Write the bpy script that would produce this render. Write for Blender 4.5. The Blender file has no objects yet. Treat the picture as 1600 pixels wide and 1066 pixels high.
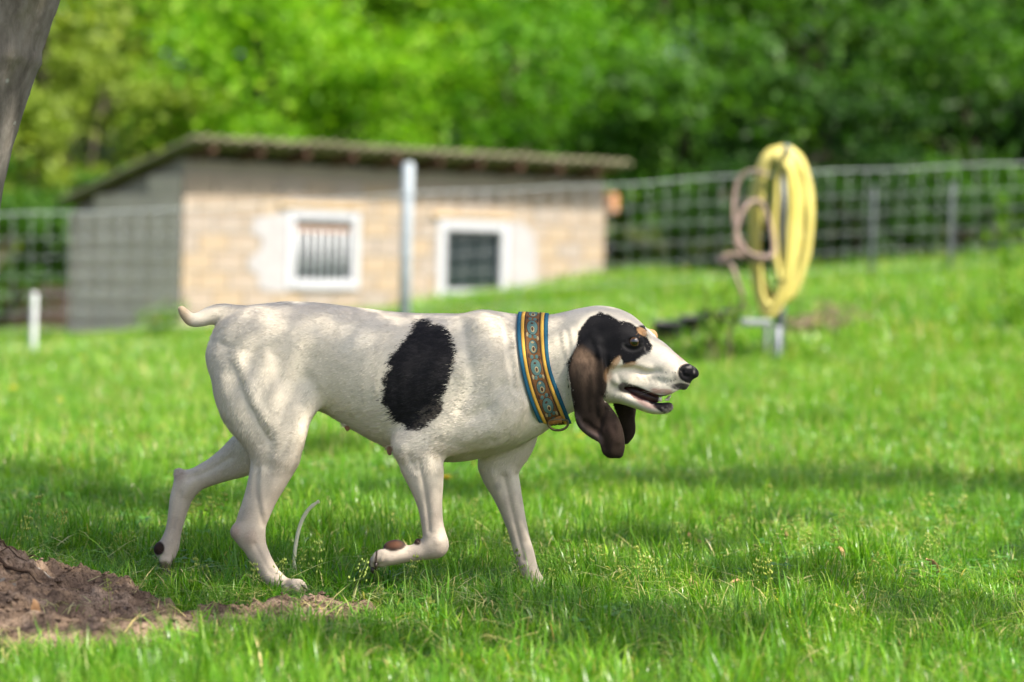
import bpy, bmesh, math, random
import numpy as np
from mathutils import Vector, Matrix

scene = bpy.context.scene
COL = scene.collection
R = math.radians
rng = np.random.default_rng(7)
random.seed(7)

# ------------------------------------------------------------------ camera
F = 3778.0            # focal length in photo pixels (85 mm on 36 mm, 1600 px wide)
ZC = 0.77             # camera height above the grass under the dog
ROLL = R(1.5)         # the photograph is held slightly askew
VH = 380.0            # row of the horizon
Y0 = 5.30             # distance of the dog
cam_d = bpy.data.cameras.new('camera')
cam = bpy.data.objects.new('camera', cam_d)
COL.objects.link(cam)
cam_d.sensor_width = 36.0
cam_d.lens = 85.0
PITCH = math.atan((533.0 - VH) / F)
cam.matrix_world = Matrix.Translation((0, 0, ZC)) @ Matrix.Rotation(R(90) - PITCH, 4, 'X') @ Matrix.Rotation(ROLL, 4, 'Z')
cam_d.clip_start = 0.05
cam_d.clip_end = 600
cam_d.dof.use_dof = True
cam_d.dof.focus_distance = Y0 - 0.06
cam_d.dof.aperture_fstop = 2.25
scene.camera = cam

# ------------------------------------------------------------------ world, sun, exposure
SUN_EL = R(54)
SUN_H = Vector((0.84, -0.54, 0)).normalized()      # horizontal direction towards the sun
world = bpy.data.worlds.new('World')
scene.world = world
world.use_nodes = True
wn = world.node_tree
bg = wn.nodes['Background']
sky = wn.nodes.new('ShaderNodeTexSky')
sky.sky_type = 'NISHITA'
sky.sun_disc = False
sky.sun_elevation = SUN_EL
sky.sun_rotation = math.atan2(SUN_H.x, SUN_H.y)
sky.air_density = 0.8
sky.dust_density = 4.0
sky.ozone_density = 1.0
wn.links.new(sky.outputs[0], bg.inputs[0])
bg.inputs[1].default_value = 0.11
sun_d = bpy.data.lights.new('sun', 'SUN')
sun_d.energy = 4.2
sun_d.angle = R(0.55)
sun_d.color = (1.0, 0.93, 0.80)
sun = bpy.data.objects.new('sun', sun_d)
COL.objects.link(sun)
sdir = Vector((SUN_H.x * math.cos(SUN_EL), SUN_H.y * math.cos(SUN_EL), math.sin(SUN_EL)))
sun.rotation_euler = sdir.to_track_quat('Z', 'Y').to_euler()
sun.location = (6, -4, 9)
vs = scene.view_settings
vs.view_transform = 'Standard'
vs.look = 'None'
vs.exposure = 1.5
vs.gamma = 1.0
vs.use_curve_mapping = False
scene.cycles.max_bounces = 8
scene.cycles.transparent_max_bounces = 8
scene.cycles.use_denoising = True

# ------------------------------------------------------------------ helpers
CR, SR = math.cos(ROLL), math.sin(ROLL)
CP, SP = math.cos(PITCH), math.sin(PITCH)
def P(u, v, Y):
    """photo pixel + distance along the view -> point in the place (numpy friendly)"""
    du = np.asarray(u, float) - 800.0
    dv = np.asarray(v, float) - 533.0
    x = (du * CR + dv * SR) / F
    z = (du * SR - dv * CR) / F
    # camera looks down by PITCH
    fy = CP + z * SP
    fz = -SP + z * CP
    k = Y / fy
    return np.stack([x * k, np.broadcast_to(np.asarray(Y, float), np.shape(x * k)), ZC + fz * k], -1)
def PX(p):
    """point in the place -> photo pixel (used while modelling only)"""
    p = np.asarray(p, float)
    x = p[..., 0]; y = p[..., 1]; z = p[..., 2] - ZC
    dep = y * CP - z * SP
    up = y * SP + z * CP
    xx = x / dep * F; zz = up / dep * F
    return xx * CR + zz * SR + 800.0, xx * SR - zz * CR + 533.0
def V(*a): return Vector(P(*a).tolist())

def tag(o, label=None, cat=None, group=None, kind=None):
    if label: o['label'] = label
    if cat: o['category'] = cat
    if group: o['group'] = group
    if kind: o['kind'] = kind
    return o
def empty(name, loc=(0, 0, 0)):
    o = bpy.data.objects.new(name, None)
    COL.objects.link(o); o.location = loc
    o.empty_display_size = 0.1
    return o
def link(name, me, mat=None, parent=None):
    o = bpy.data.objects.new(name, me)
    COL.objects.link(o)
    if mat is not None and len(me.materials) == 0:
        me.materials.append(mat)
    if parent is not None:
        o.parent = parent
        if parent.type == 'EMPTY':
            o.matrix_parent_inverse = Matrix.Translation(-Vector(parent.location))
    return o
def mesh(name, verts, faces, smooth=True):
    me = bpy.data.meshes.new(name)
    me.from_pydata([tuple(map(float, v)) for v in verts], [], [tuple(map(int, f)) for f in faces])
    me.update()
    if smooth:
        me.polygons.foreach_set('use_smooth', [True] * len(me.polygons))
    return me
def mesh_np(name, verts, quads, smooth=True):
    """fast mesh from arrays; quads is (n,3) or (n,4)"""
    me = bpy.data.meshes.new(name)
    verts = np.asarray(verts, np.float32); quads = np.asarray(quads, np.int32)
    n, k = quads.shape
    me.vertices.add(len(verts)); me.vertices.foreach_set('co', verts.ravel())
    me.loops.add(n * k); me.loops.foreach_set('vertex_index', quads.ravel())
    me.polygons.add(n); me.polygons.foreach_set('loop_start', np.arange(0, n * k, k, dtype=np.int32))
    if smooth:
        me.polygons.foreach_set('use_smooth', np.ones(n, bool))
    me.update(calc_edges=True)
    me.validate()
    return me
def col_attr(me, cols, name='tint'):
    a = me.color_attributes.new(name, 'FLOAT_COLOR', 'POINT')
    c = np.ones((len(me.vertices), 4), np.float32); c[:, :cols.shape[1]] = cols
    a.data.foreach_set('color', c.ravel())
def tube_mesh(name, pts, radii, seg=10, cap=True):
    """round tube along points"""
    pts = [Vector(p) for p in pts]
    if not hasattr(radii, '__len__'): radii = [radii] * len(pts)
    vs_, fs = [], []
    up = None
    for i, p in enumerate(pts):
        t = (pts[min(i + 1, len(pts) - 1)] - pts[max(i - 1, 0)])
        t.normalize()
        if up is None:
            up = Vector((0, 0, 1)) if abs(t.z) < .9 else Vector((1, 0, 0))
        a = up - t * up.dot(t)
        if a.length < 1e-5: a = t.orthogonal()
        a.normalize(); up = a
        b = t.cross(a)
        for k in range(seg):
            an = 2 * math.pi * k / seg
            vs_.append(p + (a * math.cos(an) + b * math.sin(an)) * radii[i])
    for i in range(len(pts) - 1):
        for k in range(seg):
            k2 = (k + 1) % seg
            fs.append((i * seg + k, i * seg + k2, (i + 1) * seg + k2, (i + 1) * seg + k))
    if cap:
        fs.append(tuple(range(seg - 1, -1, -1)))
        fs.append(tuple(range((len(pts) - 1) * seg, len(pts) * seg)))
    return mesh(name, vs_, fs)
def catmull(pts, n=8):
    p = np.asarray(pts, float)
    q = np.vstack([2 * p[0] - p[1], p, 2 * p[-1] - p[-2]])
    out = []
    for i in range(1, len(q) - 2):
        t = np.linspace(0, 1, n, endpoint=False)[:, None]
        a, b, c, d = q[i - 1], q[i], q[i + 1], q[i + 2]
        out.append(.5 * (2 * b + (c - a) * t + (2 * a - 5 * b + 4 * c - d) * t ** 2 + (3 * b - a - 3 * c + d) * t ** 3))
    out.append(p[-1:])
    return np.vstack(out)
def box_mesh(name, size, bevel=0.0, center=(0, 0, 0)):
    bm = bmesh.new()
    bmesh.ops.create_cube(bm, size=1)
    bmesh.ops.scale(bm, vec=size, verts=bm.verts)
    bmesh.ops.translate(bm, vec=center, verts=bm.verts)
    if bevel > 0:
        bmesh.ops.bevel(bm, geom=bm.edges[:], offset=bevel, segments=1, affect='EDGES')
    me = bpy.data.meshes.new(name); bm.to_mesh(me); bm.free()
    return me
def vnoise(p, seed=0):
    """smooth value noise in numpy, p (n,2 or 3) -> 0..1"""
    p = np.asarray(p, float)
    if p.shape[-1] == 2: p = np.concatenate([p, np.zeros(p.shape[:-1] + (1,))], -1)
    i = np.floor(p).astype(np.int64); f = p - i; f = f * f * (3 - 2 * f)
    def h(a):
        n = (a[..., 0] * 374761393 + a[..., 1] * 668265263 + a[..., 2] * 2147483647 + seed * 974634777) & 0xffffffff
        n = ((n ^ (n >> 13)) * 1274126177) & 0xffffffff
        n = ((n ^ (n >> 16)) * 2246822519) & 0xffffffff
        return (n & 0xffffff) / float(0xffffff)
    r = 0
    for dx in (0, 1):
        for dy in (0, 1):
            for dz in (0, 1):
                w = (f[..., 0] if dx else 1 - f[..., 0]) * (f[..., 1] if dy else 1 - f[..., 1]) * (f[..., 2] if dz else 1 - f[..., 2])
                r = r + w * h(i + np.array([dx, dy, dz]))
    return r
def fbm(p, oct=4, seed=0):
    p = np.asarray(p, float); r = 0; a = .5; s = 0
    for o in range(oct):
        r = r + a * vnoise(p * 2 ** o, seed + o); s += a; a *= .5
    return r / s
def sstep(a, b, x):
    t = np.clip((np.asarray(x, float) - a) / (b - a), 0, 1)
    return t * t * (3 - 2 * t)

# ------------------------------------------------------------------ materials
def mat(name, base=(.5, .5, .5), rough=.7, spec=.3, metal=0.0):
    m = bpy.data.materials.new(name); m.use_nodes = True
    b = m.node_tree.nodes['Principled BSDF']
    b.inputs['Base Color'].default_value = (*base, 1)
    b.inputs['Roughness'].default_value = rough
    b.inputs['Specular IOR Level'].default_value = spec
    b.inputs['Metallic'].default_value = metal
    return m
class NB:
    """small node-building helper"""
    def __init__(s, m): s.t = m.node_tree; s.n = s.t.nodes; s.b = s.n.get('Principled BSDF')
    def new(s, typ, **kw):
        x = s.n.new(typ)
        for k, v in kw.items():
            if k.startswith('_'): setattr(x, k[1:], v)
            else: x.inputs[k.replace('__', ' ')].default_value = v
        return x
    def link(s, a, b): s.t.links.new(a, b)
    def coord(s, kind='Object'): return s.new('ShaderNodeTexCoord').outputs[kind]
    def mapping(s, vec, scale=(1, 1, 1), rot=(0, 0, 0)):
        m = s.new('ShaderNodeMapping'); m.inputs['Scale'].default_value = scale; m.inputs['Rotation'].default_value = rot
        s.link(vec, m.inputs['Vector']); return m.outputs[0]
    def noise(s, vec, scale=5, detail=4, rough=.55):
        x = s.new('ShaderNodeTexNoise', Scale=scale, Detail=detail, Roughness=rough)
        if vec is not None: s.link(vec, x.inputs['Vector'])
        return x.outputs['Fac']
    def ramp(s, fac, stops):
        x = s.new('ShaderNodeValToRGB'); e = x.color_ramp.elements
        while len(e) < len(stops): e.new(.5)
        for el, (p, c) in zip(e, stops):
            el.position = p; el.color = (*c, 1) if len(c) == 3 else c
        s.link(fac, x.inputs['Fac']); return x.outputs['Color']
    def mix(s, fac, a, b, mode='MIX'):
        x = s.new('ShaderNodeMix'); x.data_type = 'RGBA'; x.blend_type = mode
        for sock, v in ((x.inputs[0], fac), (x.inputs[6], a), (x.inputs[7], b)):
            if hasattr(v, 'links'): s.link(v, sock)
            elif isinstance(v, tuple): sock.default_value = (*v, 1) if len(v) == 3 else v
            else: sock.default_value = v
        return x.outputs[2]
    def bump(s, h, strength=.3, dist=.01):
        x = s.new('ShaderNodeBump', Strength=strength, Distance=dist)
        s.link(h, x.inputs['Height']); s.link(x.outputs[0], s.b.inputs['Normal']); return x
    def base(s, c): s.link(c, s.b.inputs['Base Color'])
def noisy(name, c1, c2, scale=6, rough=.8, spec=.2, bump=.3, bdist=.01, stretch=(1, 1, 1), detail=5, kind='Object'):
    m = mat(name, c1, rough, spec); n = NB(m)
    vec = n.mapping(n.coord(kind), stretch)
    f = n.noise(vec, scale, detail)
    n.base(n.ramp(f, [(.3, c1), (.7, c2)]))
    if bump: n.bump(n.noise(vec, scale * 3, detail), bump, bdist)
    return m
# ------------------------------------------------------------------ terrain
def terrain(x, y):
    x = np.asarray(x, float); y = np.asarray(y, float)
    g = np.interp(x, [-12, -5, -3.5, -1, 0.5, 2, 3.2, 4.2, 8, 20], [-.75, -.50, -.27, -.05, .14, .40, .54, .64, .95, 1.6])
    z = g * sstep(6, 19, y)
    z = z + .18 * sstep(-1.7, -.3, x) * sstep(19.8, 22.3, y) * (1 - sstep(23.4, 26.5, y)) * (1 - sstep(6, 9, x))
    z = z - .55 * sstep(.8, 2.8, x) * sstep(19.6, 25, y)
    z = z + np.maximum(y - 33, 0) * .16 * (1 - .4 * sstep(60, 120, y))
    z = z + (fbm(np.stack([x, y], -1) * .55, 3, 5) - .5) * .10 * sstep(8, 14, y) + (fbm(np.stack([x, y], -1) * 2.2, 3, 8) - .5) * .03
    return z
def ground_at(u, v):
    """where the sight line of a photo pixel meets the ground"""
    ys = np.concatenate([np.arange(3.5, 12, .01), np.arange(12, 60, .04)])
    p = P(np.full(len(ys), u), np.full(len(ys), v), ys)
    k = np.argmax(p[:, 2] <= terrain(p[:, 0], p[:, 1]))
    return p[k]
gx = np.concatenate([-np.geomspace(80, 3.2, 40), np.linspace(-3, 3, 121), np.geomspace(3.2, 80, 40)])
gy = np.concatenate([-np.geomspace(60, 2.2, 14), np.linspace(-2, 3.4, 10), np.linspace(3.5, 9, 111), np.linspace(9.15, 32, 120), np.geomspace(32.5, 170, 40)])
GX, GY = np.meshgrid(gx, gy, indexing='ij')
gv = np.stack([GX, GY, terrain(GX, GY)], -1).reshape(-1, 3)
ii = (np.arange(len(gx) - 1)[:, None] * len(gy) + np.arange(len(gy) - 1)[None]).ravel()
ground_me = mesh_np('ground', gv, np.stack([ii, ii + len(gy), ii + len(gy) + 1, ii + 1], 1))
M_GROUND = mat('ground_turf', (.05, .09, .02), .95, .1)
nb = NB(M_GROUND)
c = nb.coord('Object')
nb.base(nb.mix(nb.ramp(nb.noise(c, 9, 6), [(.42, (0, 0, 0)), (.62, (1, 1, 1))]), nb.ramp(nb.noise(c, 1.3, 5), [(.3, (.030, .055, .010)), (.7, (.055, .095, .018))]), (.055, .043, .026)))
nb.bump(nb.noise(c, 60, 5), .6, .02)
ground = link('ground', ground_me, M_GROUND); tag(ground, kind='structure')

# ------------------------------------------------------------------ foliage generators
def leaf_mat(name, c1, c2, c3, trans=.45, rough=.5):
    m = bpy.data.materials.new(name); m.use_nodes = True
    n = NB(m); n.n.remove(n.b)
    out = n.n['Material Output']
    at = n.new('ShaderNodeAttribute', _attribute_name='tint')
    sep = n.new('ShaderNodeSeparateColor'); n.link(at.outputs['Color'], sep.inputs[0])
    col = n.ramp(sep.outputs[0], [(.0, c1), (.5, c2), (1.0, c3)])
    d = n.new('ShaderNodeBsdfPrincipled'); d.inputs['Roughness'].default_value = rough; d.inputs['Specular IOR Level'].default_value = .2
    n.link(col, d.inputs['Base Color'])
    t = n.new('ShaderNodeBsdfTranslucent')
    n.link(n.mix(1.0, col, (1.25, 1.35, .55), 'MULTIPLY'), t.inputs['Color'])
    mx = n.new('ShaderNodeMixShader'); mx.inputs[0].default_value = trans
    n.link(d.outputs[0], mx.inputs[1]); n.link(t.outputs[0], mx.inputs[2]); n.link(mx.outputs[0], out.inputs['Surface'])
    return m
def leaves_mesh(name, cen, size, seed, up=.35, aspect=.62, out_from=None):
    """leaf-shaped quads (bent along the midrib) at the given centres"""
    r = np.random.default_rng(seed); n = len(cen)
    nrm = r.normal(size=(n, 3)); nrm[:, 2] = np.abs(nrm[:, 2]) + up
    if out_from is not None:
        o = cen - out_from; nrm += .9 * o / (np.linalg.norm(o, axis=1, keepdims=True) + 1e-6)
    nrm /= np.linalg.norm(nrm, axis=1, keepdims=True)
    t = np.cross(nrm, r.normal(size=(n, 3))); t /= np.linalg.norm(t, axis=1, keepdims=True)
    s = np.cross(nrm, t)
    L = (size * r.uniform(.6, 1.3, n))[:, None]; W = L * aspect * .5
    a = cen - t * L * .5; b = cen + t * L * .5 - nrm * L * .08
    m1 = cen + s * W + nrm * L * .06 - t * L * .06; m2 = cen - s * W + nrm * L * .06 - t * L * .06
    v = np.stack([a, m1, b, m2], 1).reshape(-1, 3)
    i = np.arange(n)[:, None] * 4
    tri = np.concatenate([i + np.array([[0, 1, 2]]), i + np.array([[0, 2, 3]])], 1).reshape(-1, 3)
    me = mesh_np(name, v, tri, smooth=False)
    tv = np.repeat(np.clip(r.normal(.5, .22, n), 0, 1), 4)
    col_attr(me, np.stack([tv] * 3, 1))
    return me
def crown_points(n, clumps, rad, seed, shell=.55, clump_r=.28):
    """clumped points in an uneven ellipsoid around the origin"""
    r = np.random.default_rng(seed)
    d = r.normal(size=(clumps, 3)); d /= np.linalg.norm(d, axis=1, keepdims=True)
    rr = r.uniform(shell, 1.0, clumps) ** .7 * r.uniform(.72, 1.12, clumps)
    cc = d * rr[:, None]
    w = r.uniform(.4, 1.6, clumps); w /= w.sum()
    k = r.choice(clumps, n, p=w)
    cr = clump_r * r.uniform(.55, 1.4, clumps)
    p = cc[k] + r.normal(size=(n, 3)) * cr[k][:, None] * np.array([.6, .6, .42])
    return p * np.array(rad), cc * np.array(rad)

M_BARK = noisy('forest_bark', (.05, .04, .03), (.13, .11, .085), 9, .9, .1, .6, .03, (1, 1, .25))
CROWN = {}
def forest_proto(key, seed, n, clumps, rad, leaf):
    p, cc = crown_points(n, clumps, rad, seed)
    cr_me = leaves_mesh('crown', p, leaf, seed, .3, .7)
    H = rad[2]
    r = random.Random(seed)
    pts = [(0, 0, -H * 2.1), (r.uniform(-.1, .1), r.uniform(-.1, .1), -H * 1.2), (r.uniform(-.2, .2), r.uniform(-.2, .2), -H * .3), (r.uniform(-.2, .2), 0, H * .6)]
    tk = tube_mesh('trunk', catmull(pts, 4), list(np.linspace(.20, .05, 13)), 9)
    limbs = []
    for j in range(0, min(12, len(cc))):
        st = np.array([0, 0, r.uniform(-H * .9, H * .3)]); en = cc[j] * .85
        md = (st + en) / 2 + np.array([0, 0, .15 * H])
        limbs.append(tube_mesh('limb', catmull([st, md, en], 4), list(np.linspace(.07, .015, 9)), 6))
    CROWN[key] = (cr_me, tk, limbs, rad)
forest_proto('a', 101, 7000, 46, (2.3, 2.1, 2.3), .17)
forest_proto('b', 102, 7000, 34, (2.5, 2.3, 1.9), .19)
forest_proto('c', 103, 7500, 60, (2.2, 2.2, 2.7), .16)
forest_proto('d', 104, 6000, 30, (2.1, 1.9, 1.5), .15)
LEAFM = {
    'bright': leaf_mat('leaf_bright', (.07, .20, .006), (.15, .34, .012), (.30, .46, .03)),
    'fresh': leaf_mat('leaf_fresh', (.045, .15, .006), (.09, .25, .012), (.18, .34, .02)),
    'olive': leaf_mat('leaf_olive', (.095, .16, .016), (.175, .25, .030), (.28, .34, .065)),
    'mid': leaf_mat('leaf_mid', (.022, .075, .007), (.045, .13, .012), (.095, .20, .02)),
    'deep': leaf_mat('leaf_deep', (.010, .036, .007), (.019, .060, .009), (.040, .095, .015)),
}
LIMB_N = 5
def forest_tree(x, y, cz, s, key, lm, label, name, group, rot, sz=1.0):
    cr_me, tk, limbs, rad = CROWN[key]
    root = empty(name, (x, y, float(terrain(x, y))))
    gz = cz - root.location.z
    def put(nm, me, mt, sc):
        o = bpy.data.objects.new(nm, me); COL.objects.link(o); o.parent = root
        o.location = (0, 0, gz); o.rotation_euler = (0, 0, rot); o.scale = sc
        if len(me.materials) == 0: me.materials.append(mt)
        o.material_slots[0].link = 'OBJECT'; o.material_slots[0].material = mt
        return o
    put('crown', cr_me, LEAFM[lm], (s, s, s * sz))
    tb = put('trunk', tk, M_BARK, (s, s, max(s, (gz + .3) / (rad[2] * 2.1))))
    for l in limbs[:LIMB_N]:
        put('limb', l, M_BARK, (s, s, s * sz))
    tag(root, label, 'tree', group)
    return root
FT = [
 # back row
 (-13.0, 50, 6.2, 1.5, 'a', 'olive'), (-9.6, 47, 6.6, 1.5, 'c', 'olive'), (-6.3, 49, 7.0, 1.55, 'b', 'bright'), (-2.8, 50, 6.8, 1.5, 'c', 'fresh'), (.6, 48, 6.9, 1.5, 'a', 'mid'),
 (4.0, 50, 7.2, 1.6, 'b', 'mid'), (7.4, 48, 6.8, 1.5, 'c', 'deep'), (10.8, 50, 7.0, 1.55, 'a', 'deep'), (14.2, 49, 6.4, 1.5, 'b', 'mid'),
 # middle row
 (-11.0, 42, 3.6, 1.15, 'b', 'olive'), (-8.2, 40.5, 4.0, 1.15, 'a', 'olive'), (-5.4, 42, 4.3, 1.1, 'c', 'fresh'), (-2.9, 41, 4.2, 1.1, 'a', 'bright'), (-.2, 42, 4.3, 1.1, 'b', 'bright'), (2.4, 41, 4.0, 1.1, 'c', 'mid'),
 (5.0, 42, 4.3, 1.15, 'a', 'mid'), (7.6, 40.5, 4.0, 1.1, 'b', 'deep'), (10.2, 42, 4.2, 1.15, 'c', 'mid'), (12.8, 41, 4.0, 1.15, 'a', 'deep'),
 # front row, lower
 (-8.4, 34.5, 1.7, .85, 'b', 'olive'), (-6.1, 35.5, 2.2, .85, 'd', 'olive'), (-4.0, 36.5, 2.9, .85, 'a', 'bright'), (-1.7, 36, 2.7, .85, 'd', 'bright'), (.3, 36.5, 2.9, .85, 'c', 'fresh'), (2.5, 35.5, 2.3, .9, 'b', 'mid'), (4.5, 35, 2.2, .85, 'd', 'deep'),
 (6.5, 35.8, 2.4, .9, 'a', 'mid'), (8.7, 34.8, 2.2, .9, 'b', 'deep'), (2.7, 31.5, 1.0, .62, 'd', 'deep'), (4.4, 31.0, 1.0, .6, 'b', 'deep'), (6.2, 31.8, 1.1, .65, 'd', 'mid'), (8.0, 31.2, 1.1, .65, 'b', 'deep'), (9.8, 32, 1.3, .7, 'd', 'deep'), (-5.0, 30.8, .75, .55, 'd', 'mid'), (-6.6, 30.5, .6, .6, 'b', 'mid'),
]
ROWN = ['back-row tree', 'middle-row tree', 'low front-row tree']
ADJ = {'bright': 'bright yellow-green', 'fresh': 'fresh green', 'olive': 'pale olive', 'mid': 'mid-green', 'deep': 'dark green'}
def where(u):
    if u < -20: return 'just beyond the left edge of the frame'
    if u < 130: return 'right beside the leaning trunk'
    if u < 285: return 'over the shaded side wall'
    if u < 480: return 'over the barred window'
    if u < 640: return 'over the shed, left of the pale post'
    if u < 820: return 'over the plain dark window'
    if u < 985: return 'over the right end of the roof'
    if u < 1170: return 'between the shed and the yellow hose'
    if u < 1290: return 'directly behind the yellow hose'
    if u < 1480: return 'right of the yellow hose'
    if u < 1640: return 'at the right edge of the photo'
    return 'just beyond the right edge of the frame'
seen_lab = {}
for k_, (x, y, cz, s, key, lm) in enumerate(FT):
    row = 0 if y > 45 else 1 if y > 38 else 2
    u_, v_ = PX((x, y, cz))
    lab = f'{ADJ[lm]} {ROWN[row]} {where(u_)}'
    if k_ >= len(FT) - 2:
        lab = ['dark bush beside the far end of the shaded side wall of the shed', 'dark bush behind the fence at the left edge of the photo'][k_ - len(FT) + 2]
    elif y < 32.5:
        lab = {27: 'dark bush', 28: 'dark bush', 29: 'mid-green bush', 30: 'dark bush', 31: 'dark bush'}.get(k_ - 2, 'dark bush') + ' behind the wire fence ' + where(u_)
    forest_tree(x, y, cz, s, key, lm, lab, 'bush' if y < 32 else 'forest_tree', 'trees of the wood behind the shed', k_ * 2.399)

# ------------------------------------------------------------------ the shed
HA = R(43)
hc = P(283, 505, 25.0)
shed = empty('shed', (hc[0], hc[1], 0.0)); shed.rotation_euler = (0, 0, HA)
tag(shed, 'small tan block shed with mossy corrugated roof and two white-framed windows', 'shed')
HD = np.array([math.cos(HA), math.sin(HA), 0]); HN = np.array([math.sin(HA), -math.cos(HA), 0])
def facade(u, v):
    """photo pixel -> (x along the front, z) on the shed's front plane"""
    o = np.array([0, 0, ZC]); d = P(u, v, 1.0) - o
    k = np.dot(np.array([hc[0], hc[1], 0]) - o, HN) / np.dot(d, HN)
    p = o + d * k
    return float(np.dot(p - np.array([hc[0], hc[1], 0]), HD)), float(p[2])
def sbox(name, x0, x1, y0, y1, z0, z1, m, bevel=.0, parent=None):
    me = box_mesh(name, (x1 - x0, y1 - y0, z1 - z0), bevel, ((x0 + x1) / 2, (y0 + y1) / 2, (z0 + z1) / 2))
    o = bpy.data.objects.new(name, me); COL.objects.link(o); o.parent = parent or shed; me.materials.append(m)
    return o
HL, HDp, HB = 6.15, 2.12, -.82
HT = 1.55
M_MORTAR = noisy('mortar', (.25, .212, .17), (.29, .25, .20), 12, .95, .1, .3, .01)
M_BLOCKS = [noisy('block_tan', (.26, .212, .165), (.295, .243, .19), 7, .95, .1, .4, .006), noisy('block_ochre', (.285, .225, .16), (.315, .25, .178), 5, .95, .1, .4, .006),
            noisy('block_grey', (.25, .213, .18), (.285, .245, .208), 7, .95, .1, .4, .006), noisy('block_pale', (.27, .223, .178), (.305, .253, .203), 7, .95, .1, .4, .006)]
M_SIDE = [noisy('side_block_bounce', (.60, .49, .375), (.66, .545, .42), 7, .95, .1, .4, .006), noisy('side_block_bounce_dark', (.55, .45, .345), (.61, .505, .39), 7, .95, .1, .4, .006)]  # paler and warmer than the front blocks: bounce light painted into the colour
W1 = [facade(458, 341), facade(548, 440)]; W2 = [facade(694, 358), facade(780, 452)]
wins = []
for (a, b) in (W1, W2):
    wins.append((a[0], b[0], min(b[1], a[1] - .58), a[1]))
wins[1] = (wins[1][0], wins[1][1], wins[1][3] - (wins[0][3] - wins[0][2]) - .02, wins[1][3])
# wall cores with real openings
xs = [0, wins[0][0], wins[0][1], wins[1][0], wins[1][1], HL]
bm = bmesh.new()
def addbox(bm, x0, x1, y0, y1, z0, z1):
    r = bmesh.ops.create_cube(bm, size=1)
    bmesh.ops.scale(bm, vec=(x1 - x0, y1 - y0, z1 - z0), verts=r['verts'])
    bmesh.ops.translate(bm, vec=((x0 + x1) / 2, (y0 + y1) / 2, (z0 + z1) / 2), verts=r['verts'])
for i in range(5):
    if i in (1, 3):
        w = wins[0 if i == 1 else 1]
        addbox(bm, xs[i], xs[i + 1], 0, .16, HB, w[2]); addbox(bm, xs[i], xs[i + 1], 0, .16, w[3], HT)
    else:
        addbox(bm, xs[i], xs[i + 1], 0, .16, HB, HT)
me = bpy.data.meshes.new('front_wall'); bm.to_mesh(me); bm.free(); me.materials.append(M_MORTAR)
fw = bpy.data.objects.new('front_wall', me); COL.objects.link(fw); fw.parent = shed
RS = (1.62 - 1.06) / HDp          # fall of the roof towards the back
def prism_wall(name, x0, x1):
    v = [(x, y, z) for x in (x0, x1) for (y, z) in ((.163, HB), (HDp, HB), (HDp, HT - RS * HDp), (.163, HT - RS * .163))]
    return mesh(name, v, [(0, 1, 2, 3), (7, 6, 5, 4), (0, 4, 5, 1), (1, 5, 6, 2), (2, 6, 7, 3), (3, 7, 4, 0)], False)
for nm, x0, x1 in (('left_wall', 0, .16), ('right_wall', HL - .16, HL)):
    me = prism_wall(nm, x0, x1); me.materials.append(M_MORTAR)
    o = bpy.data.objects.new(nm, me); COL.objects.link(o); o.parent = shed
    if nm == 'left_wall': lw = o
sbox('back_wall', .16, HL - .16, HDp - .16, HDp - .003, HB, HT - RS * HDp, M_MORTAR)
bl = {}
def block_obj(w, h, m, loc, parent, side):
    key = (round(w, 2), round(h, 2), side, m.name)
    if key not in bl:
        me = box_mesh('block', (w, .05, h) if not side else (.05, w, h), .008); me.materials.append(m); bl[key] = me
    o = bpy.data.objects.new('block', bl[key]); COL.objects.link(o); o.parent = parent; o.location = loc
BW, BH, G = .40, .192, .008
rb = random.Random(5)
z = HB + .01; row = 0
while z + BH < HT + .01:
    # front
    x = -.012 if row % 2 == 0 else -.212
    while x < HL:
        x0, x1 = max(x, -.012), min(x + BW - G, HL + .01)
        cuts = [(x0, x1)]
        for w in wins:
            if z + BH > w[2] - .01 and z < w[3] + .01:
                nc = []
                for a, b in cuts:
                    if b <= w[0] or a >= w[1]: nc.append((a, b))
                    else:
                        if a < w[0] - .05: nc.append((a, w[0] - .01))
                        if b > w[1] + .05: nc.append((w[1] + .01, b))
                cuts = nc
        for a, b in cuts:
            if b - a > .05:
                block_obj(b - a, BH, rb.choices(M_BLOCKS, (5, 3, 3, 4))[0], ((a + b) / 2, .013 - rb.uniform(0, .006), z + BH / 2), fw, False)
        x += BW
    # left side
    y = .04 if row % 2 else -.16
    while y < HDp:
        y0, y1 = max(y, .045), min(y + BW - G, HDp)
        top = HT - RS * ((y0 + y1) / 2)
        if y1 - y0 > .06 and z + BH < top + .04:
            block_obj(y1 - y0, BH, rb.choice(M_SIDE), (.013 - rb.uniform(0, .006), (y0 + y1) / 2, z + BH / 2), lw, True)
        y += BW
    z += BH + G; row += 1
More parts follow.
